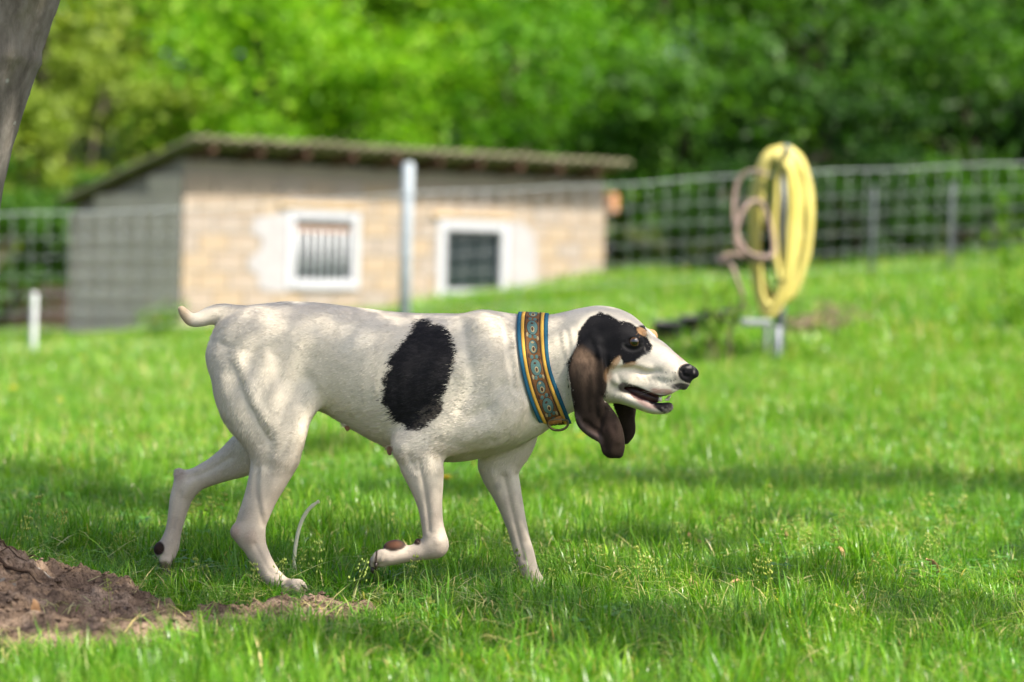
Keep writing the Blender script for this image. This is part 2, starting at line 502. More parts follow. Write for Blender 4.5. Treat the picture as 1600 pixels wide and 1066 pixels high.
# windows
M_WHITE = noisy('white_paint', (.36, .37, .40), (.42, .43, .46), 9, .6, .3, .15, .004)
M_PLAST = noisy('white_plaster', (.27, .265, .27), (.34, .33, .34), 14, .9, .1, .5, .008)
M_GLASS = mat('window_glass', (.016, .022, .026), .08, .4)
M_BAR = mat('window_bar', (.55, .57, .60), .5, .4)
M_DARK = mat('dark_interior', (.02, .022, .024), .9, .1)
M_LINT = noisy('lintel_wood', (.36, .26, .14), (.44, .33, .19), 9, .8, .2, .3, .004, (.3, 1, 1))
for wi, (x0, x1, z0, z1) in enumerate(wins):
    fx = .095 if wi == 0 else .115
    win = sbox('window', x0 + .002, x1 - .002, .035, .045, z0 + .002, z1 - .002, M_GLASS)
    win['label'] = ['dark pane behind pale vertical bars', 'plain dark pane half hidden by the grass bank'][wi]
    sbox('frame', x0 - fx, x0 + .012, -.04, .03, z0 - fx, z1 + fx, M_WHITE, .012, win)
    sbox('frame', x1 - .012, x1 + fx, -.04, .03, z0 - fx, z1 + fx, M_WHITE, .012, win)
    sbox('frame', x0 + .013, x1 - .013, -.037, .03, z1 - .012, z1 + fx - .003, M_WHITE, .012, win)
    sbox('sill', x0 + .013, x1 - .013, -.055, .03, z0 - fx + .003, z0 + .012, M_WHITE, .012, win)
    if wi == 0:
        nbar = 8
        for k in range(nbar):
            xx = x0 + .06 + (x1 - x0 - .12) * k / (nbar - 1)
            link_o = bpy.data.objects.new('window_bar', tube_mesh('window_bar', [(xx, .018, z0 + .01), (xx, .018, z0 + (z1 - z0) * .80)], .014, 8)); COL.objects.link(link_o); link_o.parent = win
            link_o.data.materials.append(M_BAR)
        sbox('window_bar', x0 + .012, x1 - .012, .010, .028, z0 + (z1 - z0) * .80, z0 + (z1 - z0) * .87, noisy('rust_rail', (.30, .20, .15), (.40, .28, .22), 20), .0, win)
    sbox('lintel', x0 - fx - .12, x1 + fx + .02, -.06, .02, z1 + fx + .018, z1 + fx + .065, M_LINT, .006)
def patch(name, px, off, m, parent):
    pts = [facade(*q) for q in px]
    n = len(pts)
    v = [(x, off, z) for x, z in pts] + [(x, 0.01, z) for x, z in pts]
    f = [tuple(range(n))] + [(i, i + n, (i + 1) % n + n, (i + 1) % n) for i in range(n)]
    me = mesh(name, v, f, False)
    bm = bmesh.new(); bm.from_mesh(me); bmesh.ops.recalc_face_normals(bm, faces=bm.faces); bmesh.ops.triangulate(bm, faces=[q for q in bm.faces if len(q.verts) > 4]); bm.to_mesh(me); bm.free()
    me.materials.append(m); o = bpy.data.objects.new(name, me); COL.objects.link(o); o.parent = parent
patch('plaster_patch', [(447, 330), (418, 336), (394, 340), (391, 365), (408, 372), (405, 392), (388, 402), (386, 420), (400, 428), (404, 452), (425, 456), (447, 458)], -.022, M_PLAST, shed)
patch('plaster_patch', [(796, 345), (818, 350), (833, 368), (838, 395), (834, 425), (842, 445), (838, 470), (796, 478)], -.022, M_PLAST, shed)
# corrugated roof sheet, high at the front
M_ROOF = noisy('mossy_roof', (.13, .125, .075), (.25, .23, .16), 6, .95, .1, .6, .01)
nb = NB(M_ROOF)
nxr = 300; xr = np.linspace(-.14, HL + .05, nxr)
yr = np.linspace(-.40, HDp + .10, 12)
wv = .024 * np.cos(xr / .165 * 2 * np.pi)
XR, YR = np.meshgrid(xr, yr, indexing='ij')
zt = 1.675 - RS * YR + wv[:, None] + (fbm(np.stack([XR, YR], -1) * 2.5, 3, 4) - .5) * .03
tv = np.stack([XR, YR, zt], -1).reshape(-1, 3); bvv = tv - np.array([0, 0, .024])
ny = len(yr); q = (np.arange(nxr - 1)[:, None] * ny + np.arange(ny - 1)).ravel(); nt = len(tv)
qt = np.stack([q, q + ny, q + ny + 1, q + 1], 1); qb = qt[:, ::-1] + nt
ed = [(i * ny, i * ny + nt, (i + 1) * ny + nt, (i + 1) * ny) for i in range(nxr - 1)] + [((i + 1) * ny - 1, (i + 2) * ny - 1, (i + 2) * ny - 1 + nt, (i + 1) * ny - 1 + nt) for i in range(nxr - 1)]
ed += [(j, j + 1, j + 1 + nt, j + nt) for j in range(ny - 1)] + [((nxr - 1) * ny + j, (nxr - 1) * ny + j + nt, (nxr - 1) * ny + j + 1 + nt, (nxr - 1) * ny + j + 1) for j in range(ny - 1)]
me = mesh_np('roof', np.vstack([tv, bvv]), np.vstack([qt, qb, np.array(ed)])); me.materials.append(M_ROOF)
roof = bpy.data.objects.new('roof', me); COL.objects.link(roof); roof.parent = shed
M_RAFT = noisy('rafter_wood', (.07, .04, .03), (.14, .085, .06), 9, .9, .1, .4, .005)
for k in range(10):
    x = .12 + k * .62
    if x > HL + .2: break
    rm = mesh('rafter', [(x + dx, y, 1.638 - RS * y - dz) for dx in (-.04, .04) for y, dz in ((-.33, 0), (HDp - .02, 0), (HDp - .02, .10), (-.33, .10))],
              [(0, 1, 2, 3), (7, 6, 5, 4), (0, 4, 5, 1), (1, 5, 6, 2), (2, 6, 7, 3), (3, 7, 4, 0)], False)
    rm.materials.append(M_RAFT); o = bpy.data.objects.new('rafter', rm); COL.objects.link(o); o.parent = roof
sbox('corner_tile', HL + .02, HL + .16, -.10, .12, 1.16, 1.40, noisy('clay_tile', (.34, .16, .08), (.42, .22, .11), 9), .02)
# dark low wall left of the shed
lwp = P(48, 505, 30.5)
low = link('low_wall', box_mesh('low_wall', (3.4, .25, .55), .02), noisy('dark_boards', (.05, .035, .028), (.10, .07, .055), 8, .9, .1, .4, .01, (.2, 1, 1)))
low.location = (lwp[0] - 1.0, 30.0, float(P(48, 480, 30.0)[2])); low.rotation_euler = (0, 0, R(-4))
tag(low, 'low dark weathered wall left of the shed behind the short white stake', 'wall')

# ------------------------------------------------------------------ the fence
FY = 19.5
fence = empty('wire_fence', V(637, 505, FY))
tag(fence, 'knotted wire mesh fence on metal posts running across the lawn in front of the shed', 'fence')
M_STEEL = noisy('galvanised_steel', (.24, .28, .32), (.31, .35, .39), 14, .55, .4, .1, .004)
M_WIRE = mat('fence_wire', (.42, .46, .48), .5, .5)
TOPU = [-700, -260, 0, 280, 637, 945, 1180, 1400, 1600, 1860]; TOPV = [352, 346, 335, 328, 303, 290, 273, 264, 255, 246]
uu = np.arange(-700, 1861, 40)
tv_ = np.interp(uu, TOPU, TOPV)
drops = [0, .20, .35, .50, .65, .80, .94, 1.08]
for k, d_ in enumerate(drops):
    pts = P(uu, tv_, FY); pts[:, 2] -= d_ - .006 * np.sin(uu * .03 + k)
    pts[:, 1] += .01 * np.sin(uu * .02 + k)
    link('strand', tube_mesh('strand', pts, .0042 if k == 0 else .0016, 6), M_WIRE, fence)
stay = None
for u_ in np.arange(-690, 1850, 28.4):
    p = P(u_, np.interp(u_, TOPU, TOPV), FY)
    if stay is None:
        stay = tube_mesh('stay', [(0, 0, 0), (.003, 0, -.35), (-.002, 0, -.65), (0, 0, -1.08)], .0011, 5); stay.materials.append(M_WIRE)
    o = bpy.data.objects.new('stay', stay); COL.objects.link(o); o.parent = fence
    o.matrix_parent_inverse = Matrix.Translation(-Vector(fence.location)); o.location = p; o.rotation_euler = (0, R(random.uniform(-1.2, 1.2)), 0)
def post(u, vtop, r, m=M_STEEL, lab=None, dy=.05, lean=0.0):
    t = P(u, vtop, FY + dy); b = t.copy(); b[2] = float(terrain(t[0], FY)) - .15; b[0] += lean
    o = link('post', tube_mesh('post', [b, (b + t) / 2, t - np.array([0, 0, .012]), t], [r, r, r, r * .7], 14), m, fence)
    if lab: o['label'] = lab
post(638, 254, .046, lab='pale steel post standing above the top wire', lean=.0)
M_POSTD = noisy('dull_post', (.08, .095, .10), (.13, .145, .155), 14, .6, .3)
post(1366, 290, .016, M_POSTD); post(1488, 285, .016, M_POSTD); post(-190, 320, .04); post(-650, 325, .04)
pp = ground_at(52, 533)
stake = link('stake', tube_mesh('stake', [(0, 0, -.1), (0, 0, .2), (.004, 0, .56), (.004, 0, .585)], [.023, .023, .022, .016], 12), noisy('white_stake', (.50, .53, .55), (.62, .64, .65), 20, .6))
pk = P(52, 533, FY - .35); stake.location = (pk[0], pk[1], float(terrain(pk[0], pk[1])))
tag(stake, 'short pale stake standing in the grass at the left edge', 'stake')

# ------------------------------------------------------------------ the leaning tree on the left
TY = 4.95
tree = empty('leaning_tree', (-1.42, TY, 0))
tag(tree, 'leaning grey tree trunk at the left edge with an earthy root mound', 'tree')
M_TRUNK = mat('tree_bark', (.14, .125, .11), .9, .15)
nb = NB(M_TRUNK); c = nb.coord('Object')
n1 = nb.noise(nb.mapping(c, (1, 1, .35)), 26, 8, .65); n2 = nb.noise(c, 11, 5); n3 = nb.noise(c, 70, 4)
base = nb.ramp(n1, [(.25, (.07, .06, .05)), (.5, (.155, .138, .117)), (.75, (.25, .23, .20))])
base = nb.mix(nb.ramp(n2, [(.55, (0, 0, 0)), (.75, (.65, .65, .65))]), base, (.10, .095, .04))
vor = nb.new('ShaderNodeTexVoronoi', Scale=17); nb.link(c, vor.inputs['Vector'])
base = nb.mix(nb.ramp(vor.outputs['Distance'], [(.07, (.8, .8, .8)), (.12, (0, 0, 0))]), base, nb.mix(nb.ramp(n2, [(.45, (0, 0, 0)), (.5, (1, 1, 1))]), (.05, .042, .035), (.36, .37, .33)))
nb.base(base); nb.bump(n1, .8, .012)
cl = np.array([(-70, 1010, .25), (-115, 930, .19), (-142, 820, .150), (-146, 650, .137), (-132, 480, .130), (-104, 340, .128), (-70, 180, .128), (-40, 70, .134), (-22, 0, .142)], float)
tp = P(cl[:, 0], cl[:, 1], TY)
tp = np.vstack([tp, tp[-1] + np.array([[.07, -.02, .22], [.18, -.06, .5]])]); tr = np.append(cl[:, 2], [.148, .12])
tp3 = catmull(np.column_stack([tp, tr]), 10)
tm = tube_mesh('trunk', tp3[:, :3], tp3[:, 3], 40)
co = np.array([v.co[:] for v in tm.vertices]); axis = np.repeat(tp3[:, :3], 40, 0)
rad_ = co - axis; rl = np.linalg.norm(rad_, axis=1, keepdims=True) + 1e-9
co += rad_ / rl * ((fbm(co * np.array([9, 9, 5]), 4, 3) - .5) * .030 + (fbm(co * 40, 3, 6) - .5) * .006)[:, None]
# a scar ring and a small stub on the right edge
sc_ = np.exp(-((co[:, 2] - P(52, 95, TY)[2]) / .012) ** 2); co += rad_ / rl * (.006 * sc_)[:, None]
tm.vertices.foreach_set('co', co.astype(np.float32).ravel()); tm.update()
trunk = link('trunk', tm, M_TRUNK, tree)
fork = tp[-1]
# crown above the picture: it throws the broken shade the dog walks through
SHADE = [(-.78, 5.3, .40, .45), (-.42, 5.3, .42, .45), (-.05, 5.3, .42, .45), (.32, 5.3, .40, .5), (-.2, 5.28, .30, .2), (-.62, 5.3, .28, .15),
         (.5, 7.6, .42, 0), (1.05, 7.75, .45, 0), (1.65, 7.6, .40, 0), (2.3, 7.3, .35, 0), (-.72, 8.5, .30, 0), (-1.7, 7.2, .55, 0), (-1.05, 6.7, .38, 0), (-2.0, 6.2, .6, 0), (-1.35, 6.0, .3, 0),
         (.92, 5.05, .30, 0), (1.5, 5.2, .30, 0), (.2, 4.7, .34, 0), (1.25, 4.45, .30, 0), (.62, 5.45, .26, 0), (1.95, 5.5, .25, 0), (-.35, 4.55, .28, 0),
         (-1.5, 4.9, .5, .2), (-1.05, 4.75, .40, .1), (-1.9, 4.5, .5, 0), (-1.45, 5.0, .45, 1.1), (-.7, 4.9, .25, 0), (1.9, 4.3, .3, 0), (2.6, 6.2, .4, 0), (-.25, 5.95, .30, 0), (.35, 6.05, .28, 0), (-.85, 5.75, .26, 0), (.05, 4.98, .26, 0), (.75, 6.6, .2, 0), (1.4, 6.0, .22, 0), (-.2, 7.2, .3, 0)]
rc = np.random.default_rng(77)
lp, lc = [], []
for i_, (x_, y_, r_, z_) in enumerate(SHADE):
    Ht = rc.uniform(3.1, 4.3) - z_
    c_ = np.array([x_, y_, z_]) + np.array(sdir) * (Ht / sdir.z)
    thin_ = i_ < 6                                   # small leaves over the dog, shaped to let soft partial sun through
    n_ = int((3300 if thin_ else 2500) * r_ ** 2) + 60
    q_ = rc.normal(size=(n_, 3)); q_ /= np.linalg.norm(q_, axis=1, keepdims=True)
    q_ *= (rc.random((n_, 1)) ** .45) * r_ * rc.uniform(.8, 1.15, (n_, 1))
    q_[:, 2] *= .7
    lp.append((c_ + q_, np.full(n_, .038 if thin_ else .085))); lc.append(c_)
lsz = np.concatenate([b_ for a_, b_ in lp]); lp = np.vstack([a_ for a_, b_ in lp]); lc = np.array(lc)
M_APPLE = leaf_mat('tree_leaf', (.035, .085, .012), (.055, .12, .018), (.09, .16, .03), .35)
link('crown', leaves_mesh('crown', lp, lsz, 56, .5), M_APPLE, tree)
for j in range(len(lc)):
    en = lc[j]
    md = fork + (en - fork) * .45 + np.array([0, 0, .5])
    link('limb', tube_mesh('limb', catmull([fork - np.array([0, 0, .15]), fork + (md - fork) * .4, md, en], 6), list(np.linspace(.05, .008, 19)), 7), M_TRUNK, tree)

# root mound: earth and fibre heaped round the foot
M_SOIL = mat('loose_soil', (.16, .11, .075), .98, .05)
nb = NB(M_SOIL); c = nb.coord('Object')
s1 = nb.noise(c, 14, 8, .7); s2 = nb.noise(nb.mapping(c, (90, 90, 26)), 2.2, 6, .7); s3 = nb.noise(c, 130, 5, .7)
base = nb.ramp(s1, [(.3, (.095, .066, .047)), (.5, (.22, .155, .110)), (.68, (.38, .285, .21))])
base = nb.mix(nb.ramp(s2, [(.40, (.75, .75, .75)), (.50, (0, 0, 0))]), base, (.045, .030, .022))
base = nb.mix(nb.ramp(s3, [(.62, (0, 0, 0)), (.72, (.6, .6, .6))]), base, (.40, .30, .21))
nb.base(base); nb.bump(s3, 1.0, .010)
def soil_h(x, y):
    r = np.hypot((x + 1.44), (y - 4.93) * 1.25)
    h = .40 * np.exp(-(r / .262) ** 1.25)
    an = np.arctan2(y - 4.93, x + 1.44)
    h = h * (1 + .16 * np.sin(an * 5 + 1.0) + .10 * np.sin(an * 9))
    q = np.stack([x, y], -1)
    lump = (fbm(q * 9, 4, 14) - .5) * .055 + (fbm(q * 34, 4, 15) - .5) * .048 + (fbm(q * 110, 2, 16) - .5) * .018
    return h, lump
sx = np.arange(-2.1, -.20, .006); sy = np.arange(4.2, 5.75, .006)
SX, SY = np.meshgrid(sx, sy, indexing='ij')
hh, lump = soil_h(SX, SY)
SOILP = [ground_at(*q)[:2] for q in ((-60, 1012), (60, 1018), (160, 1016), (260, 1004), (345, 990), (430, 980), (520, 982), (590, 972), (575, 952), (500, 944), (420, 948), (350, 962), (290, 968), (245, 952), (200, 934), (120, 930), (-60, 920))]
def soil_mask(x, y, j=.05):
    x = np.asarray(x, float); y = np.asarray(y, float)
    q = np.stack([x, y], -1).reshape(-1, 2)
    p = np.array(SOILP); d = np.full(len(q), 1e9); ins = np.zeros(len(q), bool)
    for i in range(len(p)):
        a, b = p[i], p[(i + 1) % len(p)]; e = b - a
        t = np.clip(((q - a) @ e) / (e @ e), 0, 1); d = np.minimum(d, np.hypot(*(q - a - t[:, None] * e).T))
        cc = (a[1] > q[:, 1]) != (b[1] > q[:, 1])
        ins ^= cc & (q[:, 0] < (b[0] - a[0]) * (q[:, 1] - a[1]) / (b[1] - a[1] + 1e-12) + a[0])
    sd = np.where(ins, -d, d) + (fbm(q * 11, 3, 70) - .5) * j * 2
    r = np.hypot(q[:, 0] + 1.44, (q[:, 1] - 4.93) * 1.25) - .54 + (fbm(q * 7, 3, 71) - .5) * .10
    return np.minimum(sd, r).reshape(x.shape)
sd_ = soil_mask(SX, SY)
zz = terrain(SX, SY) + .012 + hh + lump * (.7 + 1.3 * np.clip(hh / .2, 0, 1)) - sstep(-.02, .10, sd_) * (.10 + hh)
keep = sd_ < .10
idx = np.full(SX.shape, -1); idx[keep] = np.arange(keep.sum())
a, b, c_, d_ = idx[:-1, :-1], idx[1:, :-1], idx[1:, 1:], idx[:-1, 1:]
ok = (a >= 0) & (b >= 0) & (c_ >= 0) & (d_ >= 0)
qs = np.stack([a[ok], b[ok], c_[ok], d_[ok]], 1)
soil = link('bare_soil', mesh_np('bare_soil', np.stack([SX[keep], SY[keep], zz[keep]], -1), qs), M_SOIL)
tag(soil, kind='structure')
def soil_z(x, y):
    h, l = soil_h(np.array(x), np.array(y)); return float(terrain(x, y) + .012 + h + l * (.7 + 1.3 * np.clip(h / .2, 0, 1)))
# dark bark fibres and roots lying on the mound
M_FIBRE = noisy('root_fibre', (.030, .020, .015), (.10, .065, .045), 40, .95, .05)
rr = random.Random(3)
for k in range(46):
    an = rr.uniform(-1.9, .7); r0 = rr.uniform(.12, .42); ln = rr.uniform(.05, .17)
    pts = []
    for t in np.linspace(0, 1, 7):
        r_ = r0 + ln * t; a_ = an + rr.uniform(-.03, .03) + .25 * t * math.sin(k)
        x_, y_ = -1.44 + r_ * math.cos(a_), 4.93 + r_ * math.sin(a_) / 1.25
        pts.append((x_, y_, soil_z(x_, y_) + .003 + .006 * math.sin(t * 3.1)))
    link('root_fibre', tube_mesh('root_fibre', pts, list(np.linspace(rr.uniform(.0025, .0065), .001, 7)), 6), M_FIBRE, tree)

# crumbs of earth and bark lying loose
def crumbs(n):
    V_, F_, C_ = [], [], []
    r = np.random.default_rng(8)
    x = np.concatenate([r.uniform(-1.7, -.25, n)]); y = r.uniform(4.3, 5.4, n)
    k = soil_mask(x, y, .05) < -.005; x, y = x[k], y[k]
    for i in range(len(x)):
        z_ = soil_z(x[i], y[i]); s = r.uniform(.002, .006) * (1.8 if r.random() < .12 else 1); o = len(V_)
        e = np.array([r.uniform(.6, 1.6), r.uniform(.6, 1.6), r.uniform(.5, 1.0)]) * s; a = r.uniform(0, 6.28)
        for d in ((1, 0, 0), (-1, 0, 0), (0, 1, 0), (0, -1, 0), (0, 0, 1), (0, 0, -1)):
            q = np.array(d) * e * r.uniform(.7, 1.2)
            V_.append((x[i] + q[0] * math.cos(a) - q[1] * math.sin(a), y[i] + q[0] * math.sin(a) + q[1] * math.cos(a), z_ + q[2] + s * .3))
        F_ += [(o + p, o + q, o + w) for p, q, w in ((0, 2, 4), (2, 1, 4), (1, 3, 4), (3, 0, 4), (2, 0, 5), (1, 2, 5), (3, 1, 5), (0, 3, 5))]
    return mesh('soil_crumbs', V_, F_, False)
cru = link('soil_crumbs', crumbs(3400), M_SOIL); tag(cru, 'loose crumbs of earth and bark strewn over the bare soil', 'soil', kind='stuff')
# ------------------------------------------------------------------ hose, stand and oddments in the middle distance
HY = 13.0
gz_ = lambda p: float(terrain(p[0], p[1]))
stand = empty('hose_stand', tuple(ground_at(1216, 527)))
sb = P(1220, 527, HY); sb[2] = gz_(sb)
stand.location = tuple(sb)
tag(stand, 'grey metal stand with a post holding up the coiled yellow hose', 'stand')
M_PIPE = noisy('grey_pipe', (.11, .13, .15), (.17, .19, .21), 20, .5, .4)
top = P(1224, 240, HY + .03)
link('pole', tube_mesh('pole', [sb + np.array([.0, .03, -.1]), (sb + top) / 2 + np.array([0, .03, 0]), top], .026, 12), M_PIPE, stand)
hk = P(1224, 244, HY)
link('hook', tube_mesh('hook', catmull([top - np.array([0, 0, .03]), hk + np.array([0, -.05, .01]), hk + np.array([0, -.12, .0]), hk + np.array([0, -.15, .05])], 5), .017, 8), M_PIPE, stand)
pl = P(1180, 504, HY - .1)
link('foot_plate', box_mesh('foot_plate', (.16, .22, .035), .008, tuple(pl)), noisy('pale_metal', (.16, .18, .185), (.22, .24, .24), 20, .45, .5), stand)
for u_, dy_ in ((1215, -.16), (1198, .05)):
    a_ = P(u_, 510, HY + dy_); b_ = a_.copy(); b_[2] = gz_(a_) - .05
    link('leg', tube_mesh('leg', [a_, b_], .012 if u_ != 1215 else .022, 10), M_PIPE, stand)
# yellow hose: one long tube wound in tall loops
M_YEL = noisy('yellow_hose', (.46, .39, .09), (.54, .47, .15), 7, .45, .4, .1, .004)
path = []
rh = random.Random(9)
NL = 9
for k in range(NL):
    w = [12, 23, 33, 20, 38, 41, 45, 44, 46][k]; cu = 1221 + [3, -6, -6, 8, -3, 2, 0, 1, 1][k]
    tp_ = 231 + [24, 12, 8, 16, 5, 3, 0, 2, 1][k]; bt = [436, 478, 492, 425, 484, 470, 474, 462, 470][k]
    dy = -.10 + .028 * k + rh.uniform(-.01, .01)
    for t in np.linspace(0, 2 * np.pi, 22, endpoint=False):
        y_ = -math.cos(t); x_ = math.sin(t)
        hw = w * (abs(x_) ** .85) * (1 if x_ > 0 else -1) * (1 - .12 * y_)
        drift = (y_ + 1) / 2 * (-12 if k in (1, 2, 4) else -3)
        path.append(P(cu + hw + drift + rh.uniform(-1.2, 1.2), (tp_ + bt) / 2 + (bt - tp_) / 2 * y_, HY + dy + .028 * t / 6.283))
path = catmull(path, 3)
hose = link('garden_hose', tube_mesh('garden_hose', path, .0165, 10), M_YEL)
tag(hose, 'long yellow hose hung in tall coiled loops on the metal stand', 'hose')
# brown-pink hose looping off to the left
M_PK = noisy('faded_hose', (.17, .12, .10), (.23, .165, .14), 9, .6, .3)
bp = [(1196, 272), (1172, 268), (1152, 285), (1146, 325), (1150, 362), (1166, 392), (1192, 402), (1208, 396), (1205, 360), (1190, 318), (1170, 318), (1154, 345), (1150, 380), (1168, 402), (1190, 408), (1170, 404), (1140, 398), (1122, 410), (1140, 412), (1152, 440), (1160, 468), (1150, 495), (1140, 520), (1136, 535)]
pts = [P(u, v, HY - .14 + .05 * math.sin(i * .9)) for i, (u, v) in enumerate(bp)]
pts[-1][2] = gz_(pts[-1]) + .01
ph_ = link('faded_hose', tube_mesh('faded_hose', catmull(pts, 7), .0125, 8), M_PK)
tag(ph_, 'faded brownish pink hose looping down left of the yellow hose', 'hose')
# black pots and stones left of the stand
M_POT = noisy('black_plastic', (.012, .013, .016), (.03, .032, .036), 20, .5, .4)
def pot(u, v, r, h, lab):
    p = ground_at(u, v + 10); z_ = gz_(p)
    prof = [(.0, 0), (r * .78, 0), (r * .84, h * .5), (r, h * .94), (r * 1.08, h * .95), (r * 1.08, h), (r * .95, h), (r * .8, h * .2), (0, h * .2)]
    vs_, fs = [], []
    n = 20
    for a, z in prof:
        for k in range(n): vs_.append((a * math.cos(2 * math.pi * k / n), a * math.sin(2 * math.pi * k / n), z))
    for i in range(len(prof) - 1):
        for k in range(n): fs.append((i * n + k, i * n + (k + 1) % n, (i + 1) * n + (k + 1) % n, (i + 1) * n + k))
    o = link('plant_pot', mesh('plant_pot', vs_, fs), M_POT); o.location = (p[0], p[1], z_ - .01); o.rotation_euler = (R(4), R(-3), 0)
    tag(o, lab, 'pot', 'black pots in the grass')
pot(1044, 538, .09, .18, 'black plastic pot in the grass just above the dog\'s nose')
pot(1084, 531, .08, .19, 'black plastic pot in the grass, middle of the three')
pot(1122, 524, .09, .20, 'black plastic pot in the grass nearest the hose stand')
M_STONE = noisy('field_stone', (.28, .24, .21), (.40, .35, .31), 14, .9, .1, .5, .01)
def stone(u, v, r, lab, seed):
    bm = bmesh.new(); bmesh.ops.create_icosphere(bm, subdivisions=3, radius=r)
    for q in bm.verts:
        n = fbm(np.array([[q.co.x / r + seed * 7, q.co.y / r, q.co.z / r]]) * 1.6, 3, seed)[0]
        q.co *= .75 + .5 * n; q.co.z *= .7
    me = bpy.data.meshes.new('stone'); bm.to_mesh(me); bm.free()
    p = ground_at(u, v + 10); o = link('stone', me, M_STONE); o.location = (p[0], p[1], gz_(p) + r * .3)
    tag(o, lab, 'stone', 'stones by the pots')
stone(1064, 532, .075, 'pale stone between the two left black pots', 1)
stone(1104, 528, .065, 'pale stone between the two right black pots', 2)
# brushwood heap right of the stand
M_TWIG = noisy('dry_twig', (.12, .085, .06), (.24, .18, .13), 30, .9, .1)
hp = ground_at(1278, 528); vs_, fs = [], []
rt = random.Random(4)
bmv = []; bmf = []
for k in range(90):
    c0 = np.array([hp[0] + rt.gauss(0, .09), hp[1] + rt.gauss(0, .12), 0]); c0[2] = gz_(c0) + abs(rt.gauss(0, .06))
    d0 = np.array([rt.uniform(-1, 1), rt.uniform(-1, 1), rt.uniform(-.1, .6)]); d0 /= np.linalg.norm(d0); l0 = rt.uniform(.08, .2)
    t_ = tube_mesh('x', [c0 - d0 * l0, c0 + np.array([0, 0, .015]), c0 + d0 * l0], [.005, .006, .002], 5)
    off = len(bmv); bmv += [v.co[:] for v in t_.vertices]; bmf += [tuple(i + off for i in p.vertices) for p in t_.polygons]; bpy.data.meshes.remove(t_)
heap = link('brushwood_heap', mesh('brushwood_heap', bmv, bmf), M_TWIG)
tag(heap, 'small heap of dry brown twigs in the grass right of the hose stand', 'twigs')
# tall weeds
M_WEED = leaf_mat('weed_leaf', (.07, .17, .012), (.13, .26, .02), (.22, .34, .05), .4)
def weed(u, vbase, vtop, Y, n, lab, seed, wid=.12, brown=False):
    r = random.Random(seed); p = P(u, vbase, Y); z0 = gz_(p); H = P(u, vtop, Y)[2] - z0
    root = empty('tall_weed', (p[0], p[1], z0)); tag(root, lab, 'plant', 'tall weeds')
    for k in range(n):
        a = r.uniform(0, 6.28); l = r.uniform(.3, 1) * wid; h = H * r.uniform(.6, 1.0)
        pts = [(0 + .03 * math.cos(a), .03 * math.sin(a), -.05), (l * .4 * math.cos(a), l * .4 * math.sin(a), h * .5), (l * math.cos(a), l * math.sin(a), h)]
        cv = catmull(pts, 6)
        o = bpy.data.objects.new('stem', tube_mesh('stem', cv, list(np.linspace(.006, .002, len(cv))), 6)); COL.objects.link(o); o.parent = root
        o.data.materials.append(M_TWIG if brown else M_WEED)
        cen = np.array([cv[i] + np.array([r.gauss(0, .035), r.gauss(0, .035), r.gauss(0, .02)]) for i in range(4, len(cv)) for _ in range(4)])
        f = bpy.data.objects.new('foliage', leaves_mesh('foliage', cen, .055, seed * 31 + k, .2, .45)); COL.objects.link(f); f.parent = root
        f.data.materials.append(M_WEED)
weed(1574, 470, 290, 14.5, 4, 'tall leafy weed standing up at the right edge of the lawn', 5, .16)
weed(1592, 480, 420, 13.8, 3, 'lower bushy weed below the tall one at the right edge', 6, .2)
weed(1110, 520, 425, 12.8, 6, 'thin straggly weed left of the faded hose', 7, .16, True)
weed(250, 520, 470, 22.3, 10, 'leafy weed clump at the corner of the shed', 8, .26)
# ------------------------------------------------------------------ small things in the grass
M_DEAD = noisy('dead_leaf', (.30, .16, .075), (.46, .28, .15), 60, .85, .1, .3, .002)
def dead_leaf(u, v, lab, L=.035, tilt=60, yaw=0, z=.03, Y=None):
    p = ground_at(u, v) if Y is None else P(u, v, Y)
    L *= 1.3; bm = bmesh.new(); n = 9
    rows = []
    for i in range(n):
        t = i / (n - 1); w = .42 * math.sin(math.pi * min(1, t * .92 + .06)) ** .8 * L
        cu = .25 * L * math.sin(t * 3.3 + u)
        rows.append([bm.verts.new((s * w * (1 - .1 * (i % 2)), t * L - L / 2, cu + abs(s) * w * .55)) for s in (-1, -.5, 0, .5, 1)])
    for i in range(n - 1):
        for j in range(4): bm.faces.new((rows[i][j], rows[i][j + 1], rows[i + 1][j + 1], rows[i + 1][j]))
    me = bpy.data.meshes.new('dead_leaf'); bm.to_mesh(me); bm.free()
    for q in me.polygons: q.use_smooth = True
    o = link('dead_leaf', me, M_DEAD); o.location = (p[0], p[1], p[2] + (z if Y is None else .008)); o.rotation_euler = (R(tilt), 0, R(yaw))
    md = o.modifiers.new('thick', 'SOLIDIFY'); md.thickness = .0006
    tag(o, lab, 'leaf', 'dead leaves')
dead_leaf(121, 880, 'pale dead leaf standing in the grass beyond the root mound, left of a pair', .042, 80, 10, 0, 5.75)
dead_leaf(139, 881, 'tan dead leaf standing in the grass beyond the root mound, right of a pair', .038, 70, -25, 0, 5.75)
dead_leaf(349, 868, 'orange-tan dead leaf left of the hind leg that stands on the ground', .045, 75, 30, 0, 5.9)
dead_leaf(378, 873, 'tan dead leaf tucked right behind the standing hind leg', .038, 72, -15, 0, 5.85)
dead_leaf(1084, 846, 'orange-brown dead leaf in the lit grass below the dog\'s nose', .036, 25, 60, 0, 6.05)
dead_leaf(1229, 840, 'brown dead leaf in the grass right of the lit orange-brown one', .032, 20, 80, 0, 6.1)
dead_leaf(1312, 872, 'curled brown dead leaf in the grass, middle of the right side', .028, 30, 70, 0, 5.75)
dead_leaf(1456, 893, 'reddish-brown dead leaf in the grass near the right edge', .036, 25, 110, 0, 5.55)
dead_leaf(1079, 925, 'whitish dead leaf in the grass straight below the muzzle', .030, 40, 140, 0, 5.30)
